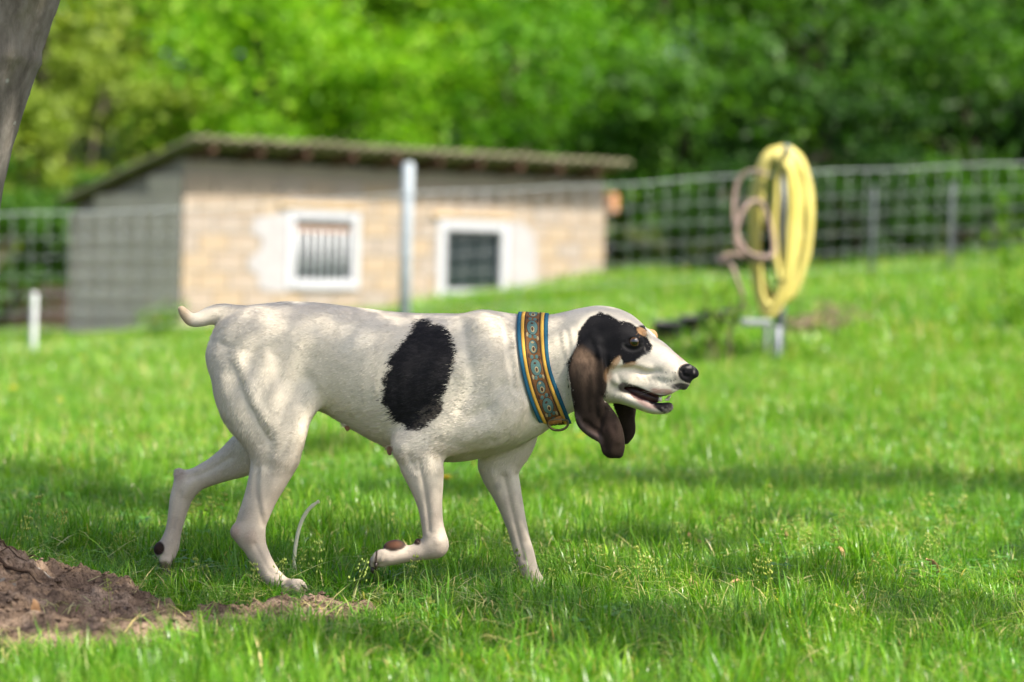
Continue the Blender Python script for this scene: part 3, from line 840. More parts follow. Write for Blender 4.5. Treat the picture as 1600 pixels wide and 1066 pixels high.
dead_leaf(1150, 922, 'dull dead leaf in the grass right of the whitish one', .028, 25, 100, 0, 5.3)
dead_leaf(1252, 1015, 'blurred brown dead leaf near the bottom edge of the photo', .03, 50, 40, 0, 4.72)
lx = ground_at(52, 1000)
px_ = P(55, 985, 4.62)
dead_leaf(54, 978, 'curled orange dead leaf lying on the soil of the root mound', .036, 62, 72, 0, 4.62)
for o in bpy.data.objects:
    if o.name.startswith('dead_leaf') and 'root mound' in o.get('label', '') and 'soil' in o.get('label', ''):
        o.location.z = soil_z(o.location.x, o.location.y) + .012
M_STRAW = noisy('dry_straw', (.80, .75, .52), (.88, .83, .62), 60, .7, .2)
sp = [(461, 900), (460, 872), (463, 846), (470, 818), (480, 799), (490, 789), (499, 783)]
st_ = link('dry_stalk', tube_mesh('dry_stalk', catmull([P(u, v, 5.42) for u, v in sp], 5), [.0042] * 26 + [.0034, .0032, .0032, .0044, .0036], 8), M_STRAW)
tag(st_, 'pale bent dry stalk standing in the grass under the belly', 'stalk')
# dandelions
M_DAND = noisy('dandelion', (.75, .48, .02), (.85, .62, .05), 200, .8, .1)
M_STEM = mat('dandelion_stem', (.10, .18, .04), .6, .3)
DAND = ['between the two forelegs', 'below the hanging ears, right of the chest', 'at the left edge, level with the tail', 'left of the hind legs, nearest on the left', 'left of the tail, in front of the shed wall', 'just left of the tail tip',
        'by the weed clump at the shed corner', 'hidden close behind the rump', 'lowest at the left edge of the lawn', 'in front of the shed corner', 'between the stake and the tail']
def dandelion(u, v, Y, k):
    p = P(u, v, Y); z0 = gz_(p)
    root = empty('dandelion', (p[0], p[1], z0))
    tag(root, 'yellow dandelion flower ' + DAND[k], 'flower', 'dandelions in the lawn')
    h = max(p[2] - z0, .06)
    vs_, fs = [], []
    r = random.Random(k)
    for ring, (n, rad, el) in enumerate(((16, .022, 12), (13, .017, 35), (9, .010, 60))):
        for i in range(n):
            a = 2 * math.pi * (i + .3 * ring) / n; e = R(el + r.uniform(-6, 6)); w = .0026; o_ = len(vs_)
            d = np.array([math.cos(a) * math.cos(e), math.sin(a) * math.cos(e), math.sin(e)]); s = np.array([-math.sin(a), math.cos(a), 0])
            c0 = np.array([0, 0, h])
            vs_ += [c0 - s * w * .5, c0 + s * w * .5, c0 + d * rad + s * w, c0 + d * rad - s * w]; fs.append((o_, o_ + 1, o_ + 2, o_ + 3))
    f = bpy.data.objects.new('petals', mesh('petals', vs_, fs, False)); COL.objects.link(f); f.parent = root; f.data.materials.append(M_DAND)
    s_ = bpy.data.objects.new('stem', tube_mesh('stem', [(0, 0, -.02), (.004, 0, h * .6), (0, 0, h)], .0022, 6)); COL.objects.link(s_); s_.parent = root; s_.data.materials.append(M_STEM)
for k, (u, v, Y) in enumerate(((697, 766, 7.2), (906, 697, 8.8), (24, 598, 14), (92, 655, 11), (178, 548, 17.5), (205, 543, 18), (245, 500, 20.5), (352, 556, 16.5), (20, 632, 12), (330, 520, 18.8), (130, 560, 16))):
    dandelion(u, v, Y, k)
# ------------------------------------------------------------------ the dog: one continuous body grown from a distance field
PXM = Y0 / F                         # metres per photo pixel at the dog
class Field:
    def __init__(s, lo, hi, h):
        s.lo = np.array(lo, float); s.h = h
        s.n = np.ceil((np.array(hi) - s.lo) / h).astype(int) + 1
        s.ax = [s.lo[i] + h * np.arange(s.n[i]) for i in range(3)]
        s.f = np.full(s.n, 1.0, np.float32)
    def block(s, lo, hi):
        a = np.clip(np.floor((np.array(lo) - s.lo) / s.h).astype(int), 0, s.n - 1)
        b = np.clip(np.ceil((np.array(hi) - s.lo) / s.h).astype(int) + 1, 1, s.n)
        return tuple(slice(i, j) for i, j in zip(a, b))
    def put(s, sl, g, k, sub=False):
        f = s.f[sl]
        if sub:
            h = np.maximum(k - np.abs(f + g), 0) / k
            s.f[sl] = np.maximum(f, -g) + h * h * k * .25
        else:
            h = np.maximum(k - np.abs(f - g), 0) / k
            s.f[sl] = np.minimum(f, g) - h * h * k * .25
    def tube(s, st, k=.02, sub=False, n=8, power=2.0):
        """st rows: u, v, a(px in the side plane), dy(m), b(px across)"""
        st = catmull(np.array(st, float), n) if len(st) > 1 else np.array(st, float)
        Y = Y0 + st[:, 3]
        p = P(st[:, 0], st[:, 1], Y)
        a = np.maximum(st[:, 2], .5) * Y / F; b = np.maximum(st[:, 4], .5) * Y / F
        m = max(a.max(), b.max()) * .15 + k + .012
        lo = [(p[:, 0] - a).min() - m, (p[:, 1] - b).min() - m, (p[:, 2] - a).min() - m]
        hi = [(p[:, 0] + a).max() + m, (p[:, 1] + b).max() + m, (p[:, 2] + a).max() + m]
        sl = s.block(lo, hi)
        x = s.ax[0][sl[0]][:, None]; z = s.ax[2][sl[2]][None, :]
        best = np.full((x.shape[0], z.shape[1]), 1e9); D = best.copy(); A = best.copy(); B = best.copy(); C = best.copy()
        nseg = max(len(p) - 1, 1)
        for i in range(nseg):
            j = min(i + 1, len(p) - 1)
            dx, dz = p[j, 0] - p[i, 0], p[j, 2] - p[i, 2]
            L2 = dx * dx + dz * dz + 1e-12
            t = np.clip(((x - p[i, 0]) * dx + (z - p[i, 2]) * dz) / L2, 0, 1)
            d = np.sqrt((x - p[i, 0] - t * dx) ** 2 + (z - p[i, 2] - t * dz) ** 2)
            aa = a[i] + (a[j] - a[i]) * t
            w = d - aa
            ok = w < best
            best = np.where(ok, w, best); D = np.where(ok, d, D); A = np.where(ok, aa, A)
            B = np.where(ok, b[i] + (b[j] - b[i]) * t, B)
            C = np.where(ok, p[i, 1] + (p[j, 1] - p[i, 1]) * t, C)
        y = s.ax[1][sl[1]][None, :, None]
        dy = y - C[:, None, :]
        s.put(sl, s.prof(D[:, None, :], dy, A[:, None, :], B[:, None, :], power), k, sub)
    @staticmethod
    def prof(d, dy, a, b, power=2.0):
        q1 = np.abs(d / a); q2 = np.abs(dy / b)
        if power != 2.0:
            k0 = (q1 ** power + q2 ** power) ** (1 / power)
            return ((k0 - 1) * np.minimum(a, b)).astype(np.float32)
        k0 = np.sqrt(q1 ** 2 + q2 ** 2)
        k1 = np.sqrt((d / a ** 2) ** 2 + (dy / b ** 2) ** 2) + 1e-9
        return np.where(k0 < .5, (k0 - 1) * np.minimum(a, b), k0 * (k0 - 1) / k1).astype(np.float32)
    def loft(s, st, k=.02):
        """st rows: u, vtop, vbot, half width px - along the spine"""
        st = catmull(np.array(st, float), 8)
        top = P(st[:, 0], st[:, 1], Y0); bot = P(st[:, 0], st[:, 2], Y0)
        X = (top[:, 0] + bot[:, 0]) / 2; zc = (top[:, 2] + bot[:, 2]) / 2; a = (top[:, 2] - bot[:, 2]) / 2; b = st[:, 3] * PXM
        sl = s.block([X.min() - .03, Y0 - .2, bot[:, 2].min() - .05], [X.max() + .03, Y0 + .2, top[:, 2].max() + .05])
        x = s.ax[0][sl[0]]
        ZC_, A_, B_ = (np.interp(x, X, q)[:, None, None] for q in (zc, a, b))
        z = s.ax[2][sl[2]][None, None, :]; y = s.ax[1][sl[1]][None, :, None]
        rel = (z - ZC_) / A_
        Bq = B_ * (1 - .10 * np.clip(-rel, -1, 1))          # slightly narrower towards the keel, rounder ribs above
        g = s.prof(z - ZC_, y - Y0, A_, Bq)
        out = np.maximum(X.min() - x, x - X.max())[:, None, None]
        g = np.maximum(g, out.astype(np.float32))
        s.put(sl, g, k)
    def blob(s, u, v, dy, ru, rv, rd, k=.008, rot=0.0, sub=False):
        c = P(u, v, Y0 + dy); r = np.array([ru, rd, rv]) * (Y0 + dy) / F
        m = r.max() + k + .01
        sl = s.block(c - m, c + m)
        x = s.ax[0][sl[0]][:, None, None] - c[0]; y = s.ax[1][sl[1]][None, :, None] - c[1]; z = s.ax[2][sl[2]][None, None, :] - c[2]
        cr, sr = math.cos(R(rot)), math.sin(R(rot))          # rot>0 turns clockwise in the picture
        xx = x * cr - z * sr; zz = x * sr + z * cr
        k0 = np.sqrt((xx / r[0]) ** 2 + (y / r[1]) ** 2 + (zz / r[2]) ** 2)
        k1 = np.sqrt((xx / r[0] ** 2) ** 2 + (y / r[1] ** 2) ** 2 + (zz / r[2] ** 2) ** 2) + 1e-9
        g = np.where(k0 < .4, (k0 - 1) * r.min(), k0 * (k0 - 1) / k1).astype(np.float32)
        s.put(sl, g, k, sub)
    def sample(s, p):
        q = (np.asarray(p) - s.lo) / s.h
        q = np.clip(q, 0, s.n - 1.001); i = q.astype(int); f = q - i; r = 0
        for dx in (0, 1):
            for dy in (0, 1):
                for dz in (0, 1):
                    w = (f[..., 0] if dx else 1 - f[..., 0]) * (f[..., 1] if dy else 1 - f[..., 1]) * (f[..., 2] if dz else 1 - f[..., 2])
                    r = r + w * s.f[i[..., 0] + dx, i[..., 1] + dy, i[..., 2] + dz]
        return r
    def nets(s):
        f = s.f; n = f.shape
        neg = f < 0
        c = np.zeros(tuple(np.array(n) - 1), np.int8)
        corners = [(dx, dy, dz) for dx in (0, 1) for dy in (0, 1) for dz in (0, 1)]
        for dx, dy, dz in corners:
            c += neg[dx:n[0] - 1 + dx, dy:n[1] - 1 + dy, dz:n[2] - 1 + dz]
        act = (c > 0) & (c < 8)
        idx = np.argwhere(act)
        ids = np.full(act.shape, -1, np.int32); ids[act] = np.arange(len(idx))
        acc = np.zeros((len(idx), 3)); cnt = np.zeros(len(idx))
        vals = {cc: f[idx[:, 0] + cc[0], idx[:, 1] + cc[1], idx[:, 2] + cc[2]] for cc in corners}
        for cc in corners:
            for ax in range(3):
                if cc[ax] == 0:
                    dd = list(cc); dd[ax] = 1; dd = tuple(dd)
                    a, b = vals[cc], vals[dd]
                    m = (a < 0) != (b < 0)
                    t = np.where(m, a / np.where(m, a - b, 1), 0)
                    p = np.tile(np.array(cc, float), (len(idx), 1)); p[:, ax] = t
                    acc += p * m[:, None]; cnt += m
        v = s.lo + (idx + acc / cnt[:, None]) * s.h
        quads = []
        for ax in range(3):
            o1, o2 = [(1, 2), (2, 0), (0, 1)][ax]
            sl = [slice(1, n[i] - 1) for i in range(3)]; sl[ax] = slice(0, n[ax] - 1)
            sl2 = list(sl); sl2[ax] = slice(1, n[ax])
            a = neg[tuple(sl)]; b = neg[tuple(sl2)]
            e = np.argwhere(a != b); flip = a[a != b]
            base = e + np.array([s_.start for s_ in sl])
            def g(d1, d2):
                q = base.copy(); q[:, o1] -= d1; q[:, o2] -= d2
                return ids[q[:, 0], q[:, 1], q[:, 2]]
            q = np.stack([g(1, 1), g(0, 1), g(0, 0), g(1, 0)], 1)
            q[~flip] = q[~flip][:, ::-1]
            quads.append(q)
        return v, np.vstack(quads)

def vert_normals(v, q):
    n = np.zeros_like(v)
    fn = np.cross(v[q[:, 2]] - v[q[:, 0]], v[q[:, 3 % q.shape[1]]] - v[q[:, 1]])
    for i in range(q.shape[1]):
        for a in range(3):
            n[:, a] += np.bincount(q[:, i], fn[:, a], len(v))
    return n / (np.linalg.norm(n, axis=1, keepdims=True) + 1e-12)
def smooth_verts(v, q, it=1, lam=.5, w=None):
    for _ in range(it):
        acc = np.zeros_like(v); c = np.zeros(len(v))
        for i in range(4):
            a, b = q[:, i], q[:, (i + 1) % 4]
            for k in range(3): acc[:, k] += np.bincount(a, v[b, k], len(v)) + np.bincount(b, v[a, k], len(v))
            c += np.bincount(a, minlength=len(v)) + np.bincount(b, minlength=len(v))
        l = lam if w is None else (lam * w)[:, None]
        v = v + (acc / np.maximum(c, 1)[:, None] - v) * l
    return v

lo = P(262, 955, Y0); hi = P(1105, 455, Y0)
FLD = Field([lo[0] - .06, Y0 - .17, -0.01], [hi[0] + .03, Y0 + .16, P(400, 455, Y0)[2] + .06], 0.0029)
D = FLD
# torso
D.loft([(336, 512, 560, 34), (350, 494, 600, 52), (375, 482, 625, 66), (410, 475, 640, 72), (450, 471, 644, 73), (500, 473.5, 642, 70), (550, 479.5, 670, 76),
        (600, 486, 696, 84), (650, 489.5, 714, 90), (700, 490, 722, 92), (750, 489, 717, 88), (790, 489.5, 704, 78), (825, 502, 690, 64), (852, 535, 675, 44), (868, 575, 655, 24)], .02)
# neck and throat
D.tube([(770, 593, 80, 0, 60), (815, 580, 76, 0, 54), (860, 567, 74, 0, 50), (900, 558, 72, 0, 48), (930, 549, 67, -.002, 46), (950, 545, 60, -.004, 44)], .035)
D.tube([(845, 640, 22, 0, 26), (885, 622, 22, 0, 28), (925, 606, 22, -.004, 30)], .03)
# skull, muzzle
D.tube([(920, 545, 60, -.002, 44), (945, 538, 57, -.004, 50), (972, 541, 46, -.008, 46), (996, 551, 36, -.014, 34), (1016, 561, 33.5, -.022, 27), (1036, 574, 29.5, -.031, 25),
        (1053, 582, 25, -.038, 24), (1064, 586, 19, -.042, 21)], .02)
D.tube([(935, 502, 19, -.003, 24), (962, 509, 16, -.007, 26), (990, 524, 13, -.013, 20)], .012)       # crown of the skull
D.tube([(948, 585, 40, -.006, 46), (975, 592, 26, -.012, 40)], .03)                                   # cheek
# jaw
D.tube([(940, 604, 24, -.006, 38), (970, 616, 15, -.016, 31), (996, 628, 11.5, -.026, 23), (1018, 636.5, 10.5, -.033, 18), (1036, 638, 9.5, -.038, 14), (1044, 636, 8, -.040, 12)], .012)
# upper lip (flew) on both sides
for s_, o_ in ((-1, 0.0), (1, 0.0)):
    D.tube([(985, 591, 15, -.016 + s_ * .030, 9), (1005, 600, 15, -.022 + s_ * .026, 9), (1028, 606, 15, -.030 + s_ * .023, 9), (1048, 605.5, 13.5, -.038 + s_ * .017, 9), (1062, 601, 11, -.043 + s_ * .007, 8)], .012)
# nose
D.blob(1076, 580, -.045, 17.5, 10.5, 15, .006, 22)
D.blob(1072, 588, -.045, 12, 9, 12, .006, -30)
D.blob(1061, 599, -.043, 14, 10, 13, .008, -8)
# mouth opening
D.tube([(976, 606, 2, -.03, 60), (990, 609, 5, -.03, 60), (1008, 617.5, 5.5, -.03, 60), (1026, 624, 4.2, -.03, 60), (1045, 622, 6, -.03, 60), (1062, 618, 10, -.03, 60)], .005, sub=True)
# brows, eye lids
def near_skin(u, v, far=False):
    """depth offset of the skin at a pixel, from the near (or far) side"""
    ys = np.arange(-.16, .16, .0015) * (-1 if far else 1)
    f = D.sample(P(np.full(len(ys), u), np.full(len(ys), v), Y0 + ys))
    k = np.argmax(f < 0)
    return ys[k]
e1 = near_skin(990, 534)
D.blob(1003, 517, near_skin(1003, 521) + .0065, 14, 6.5, 8, .012, 32)
D.blob(1018, 524, .004, 10.5, 9, 9, .008, 40)
D.blob(990, 533, e1 + .005, 15, 11.5, 9, .010)
D.blob(1003, 535, .014, 15, 11, 9, .010)
e1 = near_skin(990, 534)
D.blob(990, 534, e1 - .001, 8.8, 5.4, 10, .0025, 8, sub=True)
EYE_N = e1 + .0135
# cheek bone below the eye
D.tube([(955, 560, 7, -.066, 7), (985, 563, 6, -.056, 7), (1010, 571, 5, -.046, 6)], .02)
# near ear: a folded hanging flap
D.tube([(926, 532, 15, -.060, 9), (919, 553, 22, -.074, 8), (915, 580, 26.5, -.085, 8.5), (917, 606, 25, -.088, 8.5), (921, 633, 23, -.088, 8), (927, 652, 24, -.086, 7), (931, 666, 17, -.084, 7)], .009, power=2.0)
D.tube([(940, 640, 14, -.088, 7), (950, 662, 19, -.091, 7), (955, 683, 19.5, -.092, 8), (956, 699, 17.5, -.090, 7)], .004)
D.tube([(934, 535, 9, -.066, 10), (940, 558, 7, -.078, 9), (943, 585, 5.5, -.082, 8), (942, 612, 5, -.086, 7)], .007)
D.tube([(905, 566, 5, -.076, 8), (896, 590, 6, -.083, 9), (902, 630, 6, -.086, 8), (908, 660, 7, -.088, 7), (924, 678, 6, -.088, 6), (938, 685, 6, -.087, 6)], .008)
D.tube([(950, 650, 5, -.088, 7), (965, 672, 6, -.088, 8), (970, 695, 6, -.086, 8), (968, 710, 6, -.085, 7)], .008)
# far ear
D.tube([(968, 600, 18, .043, 8), (976, 630, 18, .052, 7), (980, 655, 13, .052, 6.5), (983, 675, 10, .05, 6.5), (979, 691, 4, .049, 5)], .008)
# shoulder and near foreleg, lifted
D.tube([(755, 520, 30, -.055, 28), (768, 570, 42, -.066, 36), (776, 620, 44, -.068, 38), (768, 655, 36, -.066, 34)], .05)
D.tube([(775, 640, 40, -.072, 34), (735, 655, 44, -.078, 34), (695, 672, 40, -.082, 32), (662, 688, 30, -.086, 27), (640, 694, 23, -.088, 22)], .035)
D.blob(626, 697, -.088, 13, 14, 14, .015)
D.tube([(650, 700, 30, -.088, 23), (658, 724, 34, -.089, 23), (666, 755, 27, -.090, 20), (671, 785, 20.5, -.091, 16.5), (675, 815, 17.5, -.092, 15), (679, 838, 18.5, -.092, 16), (680, 851, 19.5, -.092, 17)], .02)
D.tube([(681, 852, 19, -.092, 17), (664, 860, 15, -.092, 15), (645, 864, 13, -.092, 14), (625, 867, 13.5, -.092, 16), (607, 870, 14, -.092, 18)], .012)
# near fore paw: pads and toes
D.blob(616, 854, -.092, 17.5, 10.5, 15, .005, -8)
D.blob(653, 847, -.092, 6, 6, 7, .005)
for dy_, u_, v_ in ((-.112, 591, 870), (-.101, 587, 876), (-.085, 586, 877), (-.073, 591, 872)):
    D.tube([(606, 871, 10, dy_ * .5 - .046, 7), (597, v_ - 1, 11, dy_, 7), (u_, v_, 9, dy_, 7), (u_ - 4, v_ + 5, 6.5, dy_, 6)], .004)
# far foreleg, standing
D.tube([(800, 640, 46, .06, 34), (792, 680, 47, .068, 34), (783, 715, 36, .072, 28), (781, 738, 30, .074, 24), (790, 765, 24, .075, 20), (801, 800, 18.5, .076, 16), (811, 835, 15.5, .077, 14.5), (820, 868, 15.5, .077, 15.5), (828, 893, 14, .077, 14), (838, 914, 15, .076, 17), (848, 926, 13, .075, 20)], .03)
D.blob(760, 728, .074, 11, 13, 14, .012)
for dy_, u_ in ((.052, 862), (.066, 869), (.084, 869), (.098, 862)):
    D.tube([(846, 925, 10, .075 + (dy_ - .075) * .6, 8), (u_ - 8, 927, 10, dy_, 8), (u_, 933, 8, dy_, 7.5)], .004)
# near hind leg
D.tube([(398, 545, 60, -.045, 46), (396, 580, 66, -.056, 48), (404, 620, 66, -.066, 46), (418, 655, 56, -.071, 42), (428, 688, 45, -.074, 35), (429, 715, 38, -.076, 29), (420, 745, 31, -.078, 23), (407, 778, 26, -.079, 18), (394, 812, 24, -.080, 15.5), (389, 833, 23, -.080, 15)], .035)
D.tube([(391, 836, 22, -.080, 15.5), (400, 858, 18, -.080, 15), (412, 880, 15.5, -.080, 14), (424, 900, 15.5, -.080, 15), (438, 914, 15, -.080, 18), (450, 918, 13, -.080, 20)], .012)
D.blob(369, 830, -.080, 9, 11, 11, .012, 20)
D.blob(345, 561, -.045, 18, 24, 20, .03, 8)
D.tube([(436, 660, 28, -.07, 34), (447, 685, 22, -.072, 28), (443, 712, 20, -.074, 24)], .02)      # knee
D.tube([(490, 590, 36, -.05, 26), (470, 638, 23, -.062, 20), (454, 680, 17, -.068, 18)], .025)         # flank fold to the knee
for dy_, u_ in ((-.102, 466), (-.089, 474), (-.072, 474), (-.058, 466)):
    D.tube([(449, 916, 10, -.08 + (dy_ + .08) * .6, 8), (u_ - 8, 914, 9.5, dy_, 7.5), (u_, 919, 7.5, dy_, 7)], .004)
# far hind leg, pushed off behind
D.tube([(420, 600, 60, .05, 44), (425, 650, 52, .06, 40), (408, 690, 42, .066, 32), (378, 713, 32, .069, 25), (345, 731, 23, .07, 18), (315, 745, 19, .071, 14.5), (293, 756, 19, .071, 14)], .03)
D.tube([(292, 757, 20, .071, 14.5), (283, 778, 17.5, .071, 14), (277, 803, 14.5, .071, 13), (271, 830, 13, .071, 13), (265, 850, 15.5, .071, 16), (260, 864, 16, .071, 18)], .012)
D.blob(280, 741, .071, 8, 10, 10, .010, -20)
D.blob(249, 857, .071, 9, 11, 15, .006, 20)
for dy_, v_ in ((.050, 884), (.064, 891), (.079, 891), (.093, 884)):
    D.tube([(261, 866, 10, .071 + (dy_ - .071) * .6, 8), (258, v_ - 8, 10, dy_, 7.5), (259, v_, 8, dy_, 7)], .004)
# tail
D.tube([(372, 497, 20, 0, 22), (350, 491, 16.5, 0, 17), (330, 493, 14.5, -.004, 14.5), (313, 499, 12, -.01, 12), (300, 500, 10.5, -.014, 10), (290, 492, 8.5, -.018, 8), (284, 484, 6, -.02, 6)], .012)
# teats
D.tube([(541, 662, 6, -.022, 6), (543, 671, 3.5, -.022, 3.5)], .004)
D.tube([(608, 694, 6, -.030, 6), (609, 708, 4, -.030, 4)], .004)

bv, bq = D.nets()
bv = smooth_verts(bv, bq, 2, .5)
bn = vert_normals(bv, bq)
bu, bw = PX(bv)

# modelled relief: strokes raise or sink the skin on the side that shows (u,v path, width px, mm, side)
def stroke(pts, w, mm, lo_=-1.0, hi_=0.02):
    global bv
    p = catmull(np.array(pts, float), 6) if len(pts) > 1 else np.array(pts, float)
    d = np.full(len(bv), 1e9)
    box = (bu > p[:, 0].min() - 3 * w) & (bu < p[:, 0].max() + 3 * w) & (bw > p[:, 1].min() - 3 * w) & (bw < p[:, 1].max() + 3 * w)
    box &= (bv[:, 1] - Y0 > lo_) & (bv[:, 1] - Y0 < hi_)
    i = np.where(box)[0]
    for a, b in zip(p[:-1], p[1:]) if len(p) > 1 else [(p[0], p[0] + 1e-3)]:
        e = b - a
        t = np.clip(((bu[i] - a[0]) * e[0] + (bw[i] - a[1]) * e[1]) / (e @ e), 0, 1)
        d[i] = np.minimum(d[i], np.hypot(bu[i] - a[0] - t * e[0], bw[i] - a[1] - t * e[1]))
    g = np.exp(-(d[i] / w) ** 2) * np.clip(-bn[i, 1] * 1.4, 0, 1) * mm / 1000
    bv[i] += bn[i] * g[:, None]
N_ = (-1.0, .0)
stroke([(352, 545), (362, 590), (385, 640), (410, 690)], 11.2, -3.21)           # groove behind the thigh muscle
stroke([(372, 560), (388, 600), (405, 640), (432, 672)], 10.0, 2.50)
stroke([(345, 590), (358, 630), (378, 675)], 8.8, 1.79)
stroke([(368, 575), (380, 612), (398, 650), (418, 686)], 6.2, -2.15)
stroke([(395, 640), (410, 665), (425, 688)], 6.2, -1.79)
stroke([(427, 545), (437, 590), (446, 630), (452, 660)], 12.5, -2.86)             # front of the thigh
stroke([(410, 540), (420, 590), (432, 640)], 15.0, 2.15)
stroke([(340, 555), (350, 566)], 15.0, 2.15)
stroke([(425, 553)], 7.5, -1.79)
stroke([(436, 690), (432, 715)], 10.0, 2.86)                                        # kneecap
stroke([(420, 700), (418, 730)], 7.5, -1.43)
stroke([(402, 730), (400, 765), (405, 795), (412, 820)], 5.0, -2.15)               # gaskin tendon
stroke([(410, 735), (408, 770), (412, 800)], 5.0, 1.79)
stroke([(395, 820), (390, 838)], 8.8, 1.43)
stroke([(378, 790), (374, 812)], 6.2, -1.79)
stroke([(405, 855), (420, 885)], 5.0, 1.07)
stroke([(480, 590), (500, 620), (530, 650), (560, 668)], 12.5, -2.86)              # flank hollow
stroke([(480, 560), (478, 610), (490, 640)], 17.5, -2.86)
stroke([(470, 500), (520, 515), (580, 520)], 17.5, -1.43)
for k_ in range(6):                                                             # ribs, faint
    stroke([(575 + 22 * k_, 545), (568 + 21 * k_, 590), (572 + 20 * k_, 640)], 8.0, 0.86)
stroke([(722, 505), (730, 550), (738, 600), (720, 640)], 10.3, -3.36)             # behind the shoulder blade
stroke([(752, 505), (765, 560), (778, 620)], 13.8, 2.11)
stroke([(700, 560), (705, 610), (690, 650)], 11.5, -1.92)
stroke([(782, 600), (770, 630), (735, 655)], 8.0, -2.88)
stroke([(800, 590), (815, 640), (800, 672)], 10.3, 2.88)
stroke([(745, 650), (760, 640)], 10.3, -2.88)
stroke([(830, 640), (810, 665), (780, 690), (740, 706)], 6.9, -2.40)
stroke([(842, 655), (815, 682), (770, 702)], 6.9, 1.92)
stroke([(790, 640), (770, 668), (730, 690)], 8.0, 1.54)
stroke([(690, 690), (730, 700), (770, 690)], 9.2, -1.92)
stroke([(630, 700), (634, 712)], 8.0, 2.88)
stroke([(655, 720), (662, 760), (668, 800), (670, 830)], 4.1, -3.38)              # forearm tendon
stroke([(670, 720), (675, 760), (680, 800)], 6.2, 2.30)
stroke([(640, 712), (650, 735)], 5.2, -3.07)
stroke([(685, 846)], 7.2, 3.07)
stroke([(788, 745), (798, 790), (810, 840), (818, 875)], 4.1, -3.68, .0, .2)
stroke([(797, 740), (808, 790), (820, 840)], 5.2, 2.30, .0, .2)
stroke([(770, 740), (782, 780)], 5.2, 1.84, .0, .2)
stroke([(360, 715), (320, 738), (295, 748)], 5.2, -3.07, .0, .2)
stroke([(300, 752), (290, 772)], 6.2, 3.07, .0, .2)
# toes
for (a_, b_, lo_, hi_) in (((462, 911), (470, 921), -1, 0), ((596, 866), (588, 884), -1, 0), ((854, 926), (866, 934), 0, 1), ((257, 878), (260, 892), 0, 1)):
    stroke([a_, b_], 2.2, -3.0, lo_, hi_)
stroke([(372, 800), (366, 818)], 5, -1.5)
stroke([(398, 850), (410, 872), (424, 896)], 3.5, -1.6)
stroke([(690, 742), (688, 780), (690, 815)], 4, -1.5)
stroke([(282, 770), (276, 800), (270, 826)], 3.5, -1.6, 0, 1)
# head relief
stroke([(955, 585), (975, 578), (1000, 580)], 6.0, -4.00)
stroke([(960, 570), (985, 568), (1015, 574)], 5.0, 2.40)
stroke([(945, 560), (950, 590), (962, 610)], 6.0, -3.20)
stroke([(1000, 588), (1020, 588), (1045, 590)], 5.0, 2.40)
stroke([(995, 577), (1010, 583), (1030, 580)], 4.0, -2.56)
stroke([(975, 541), (984, 544), (994, 545), (1003, 541)], 2.2, -2.08)
stroke([(976, 526), (984, 522), (995, 521)], 2.5, -1.92)
stroke([(962, 597)], 5.0, 2.40)
stroke([(940, 540), (945, 560), (946, 590)], 3.5, -3.20)
stroke([(1067, 580), (1069, 586), (1074, 588)], 2.6, -6.40)                                    # nostril
stroke([(1060, 566), (1060, 580), (1062, 592)], 2.0, -1.92)
for k_ in range(5):
    stroke([(1000 + 9 * k_, 586 + 2 * k_), (1006 + 9 * k_, 594 + 2 * k_)], 2.2, -1.1)
stroke([(978, 600), (970, 596), (966, 586)], 3, -2)
stroke([(972, 606), (964, 612), (962, 622)], 3, 1.6)
# ear folds
stroke([(937, 690), (936, 672), (940, 655), (947, 640)], 3.5, -4)
stroke([(900, 650), (912, 668), (932, 680)], 4, 2.5)
stroke([(918, 560), (921, 590), (917, 620), (920, 645)], 4.5, -2.2)
stroke([(925, 585), (928, 615)], 4, 2)
stroke([(948, 665), (946, 690), (950, 708)], 4, -1.8)
stroke([(964, 665), (967, 690)], 4, 2)
stroke([(930, 560), (932, 600), (930, 640), (940, 665)], 6.0, -4.00)
stroke([(908, 570), (907, 610), (911, 650)], 7.0, 3.20)
stroke([(915, 660), (930, 672), (942, 685), (944, 700)], 4.0, -4.00)
stroke([(950, 668), (960, 690), (955, 706)], 8.0, 4.80)
# skin folds of the neck
for (a_, b_) in (((880, 520), (888, 600)), ((892, 515), (893, 560)), ((872, 600), (882, 640)), ((800, 520), (806, 600))):
    stroke([a_, ((a_[0] + b_[0]) / 2 + 3, (a_[1] + b_[1]) / 2), b_], 4.0, 1.92)
stroke([(790, 510), (796, 560), (806, 610)], 6.0, -2.40)
# fine unevenness of the coat
bv += bn * ((fbm(bv * 26, 3, 11) - .5) * .0020)[:, None]
bv = smooth_verts(bv, bq, 1, .35)
bn = vert_normals(bv, bq)
bu, bw = PX(bv)

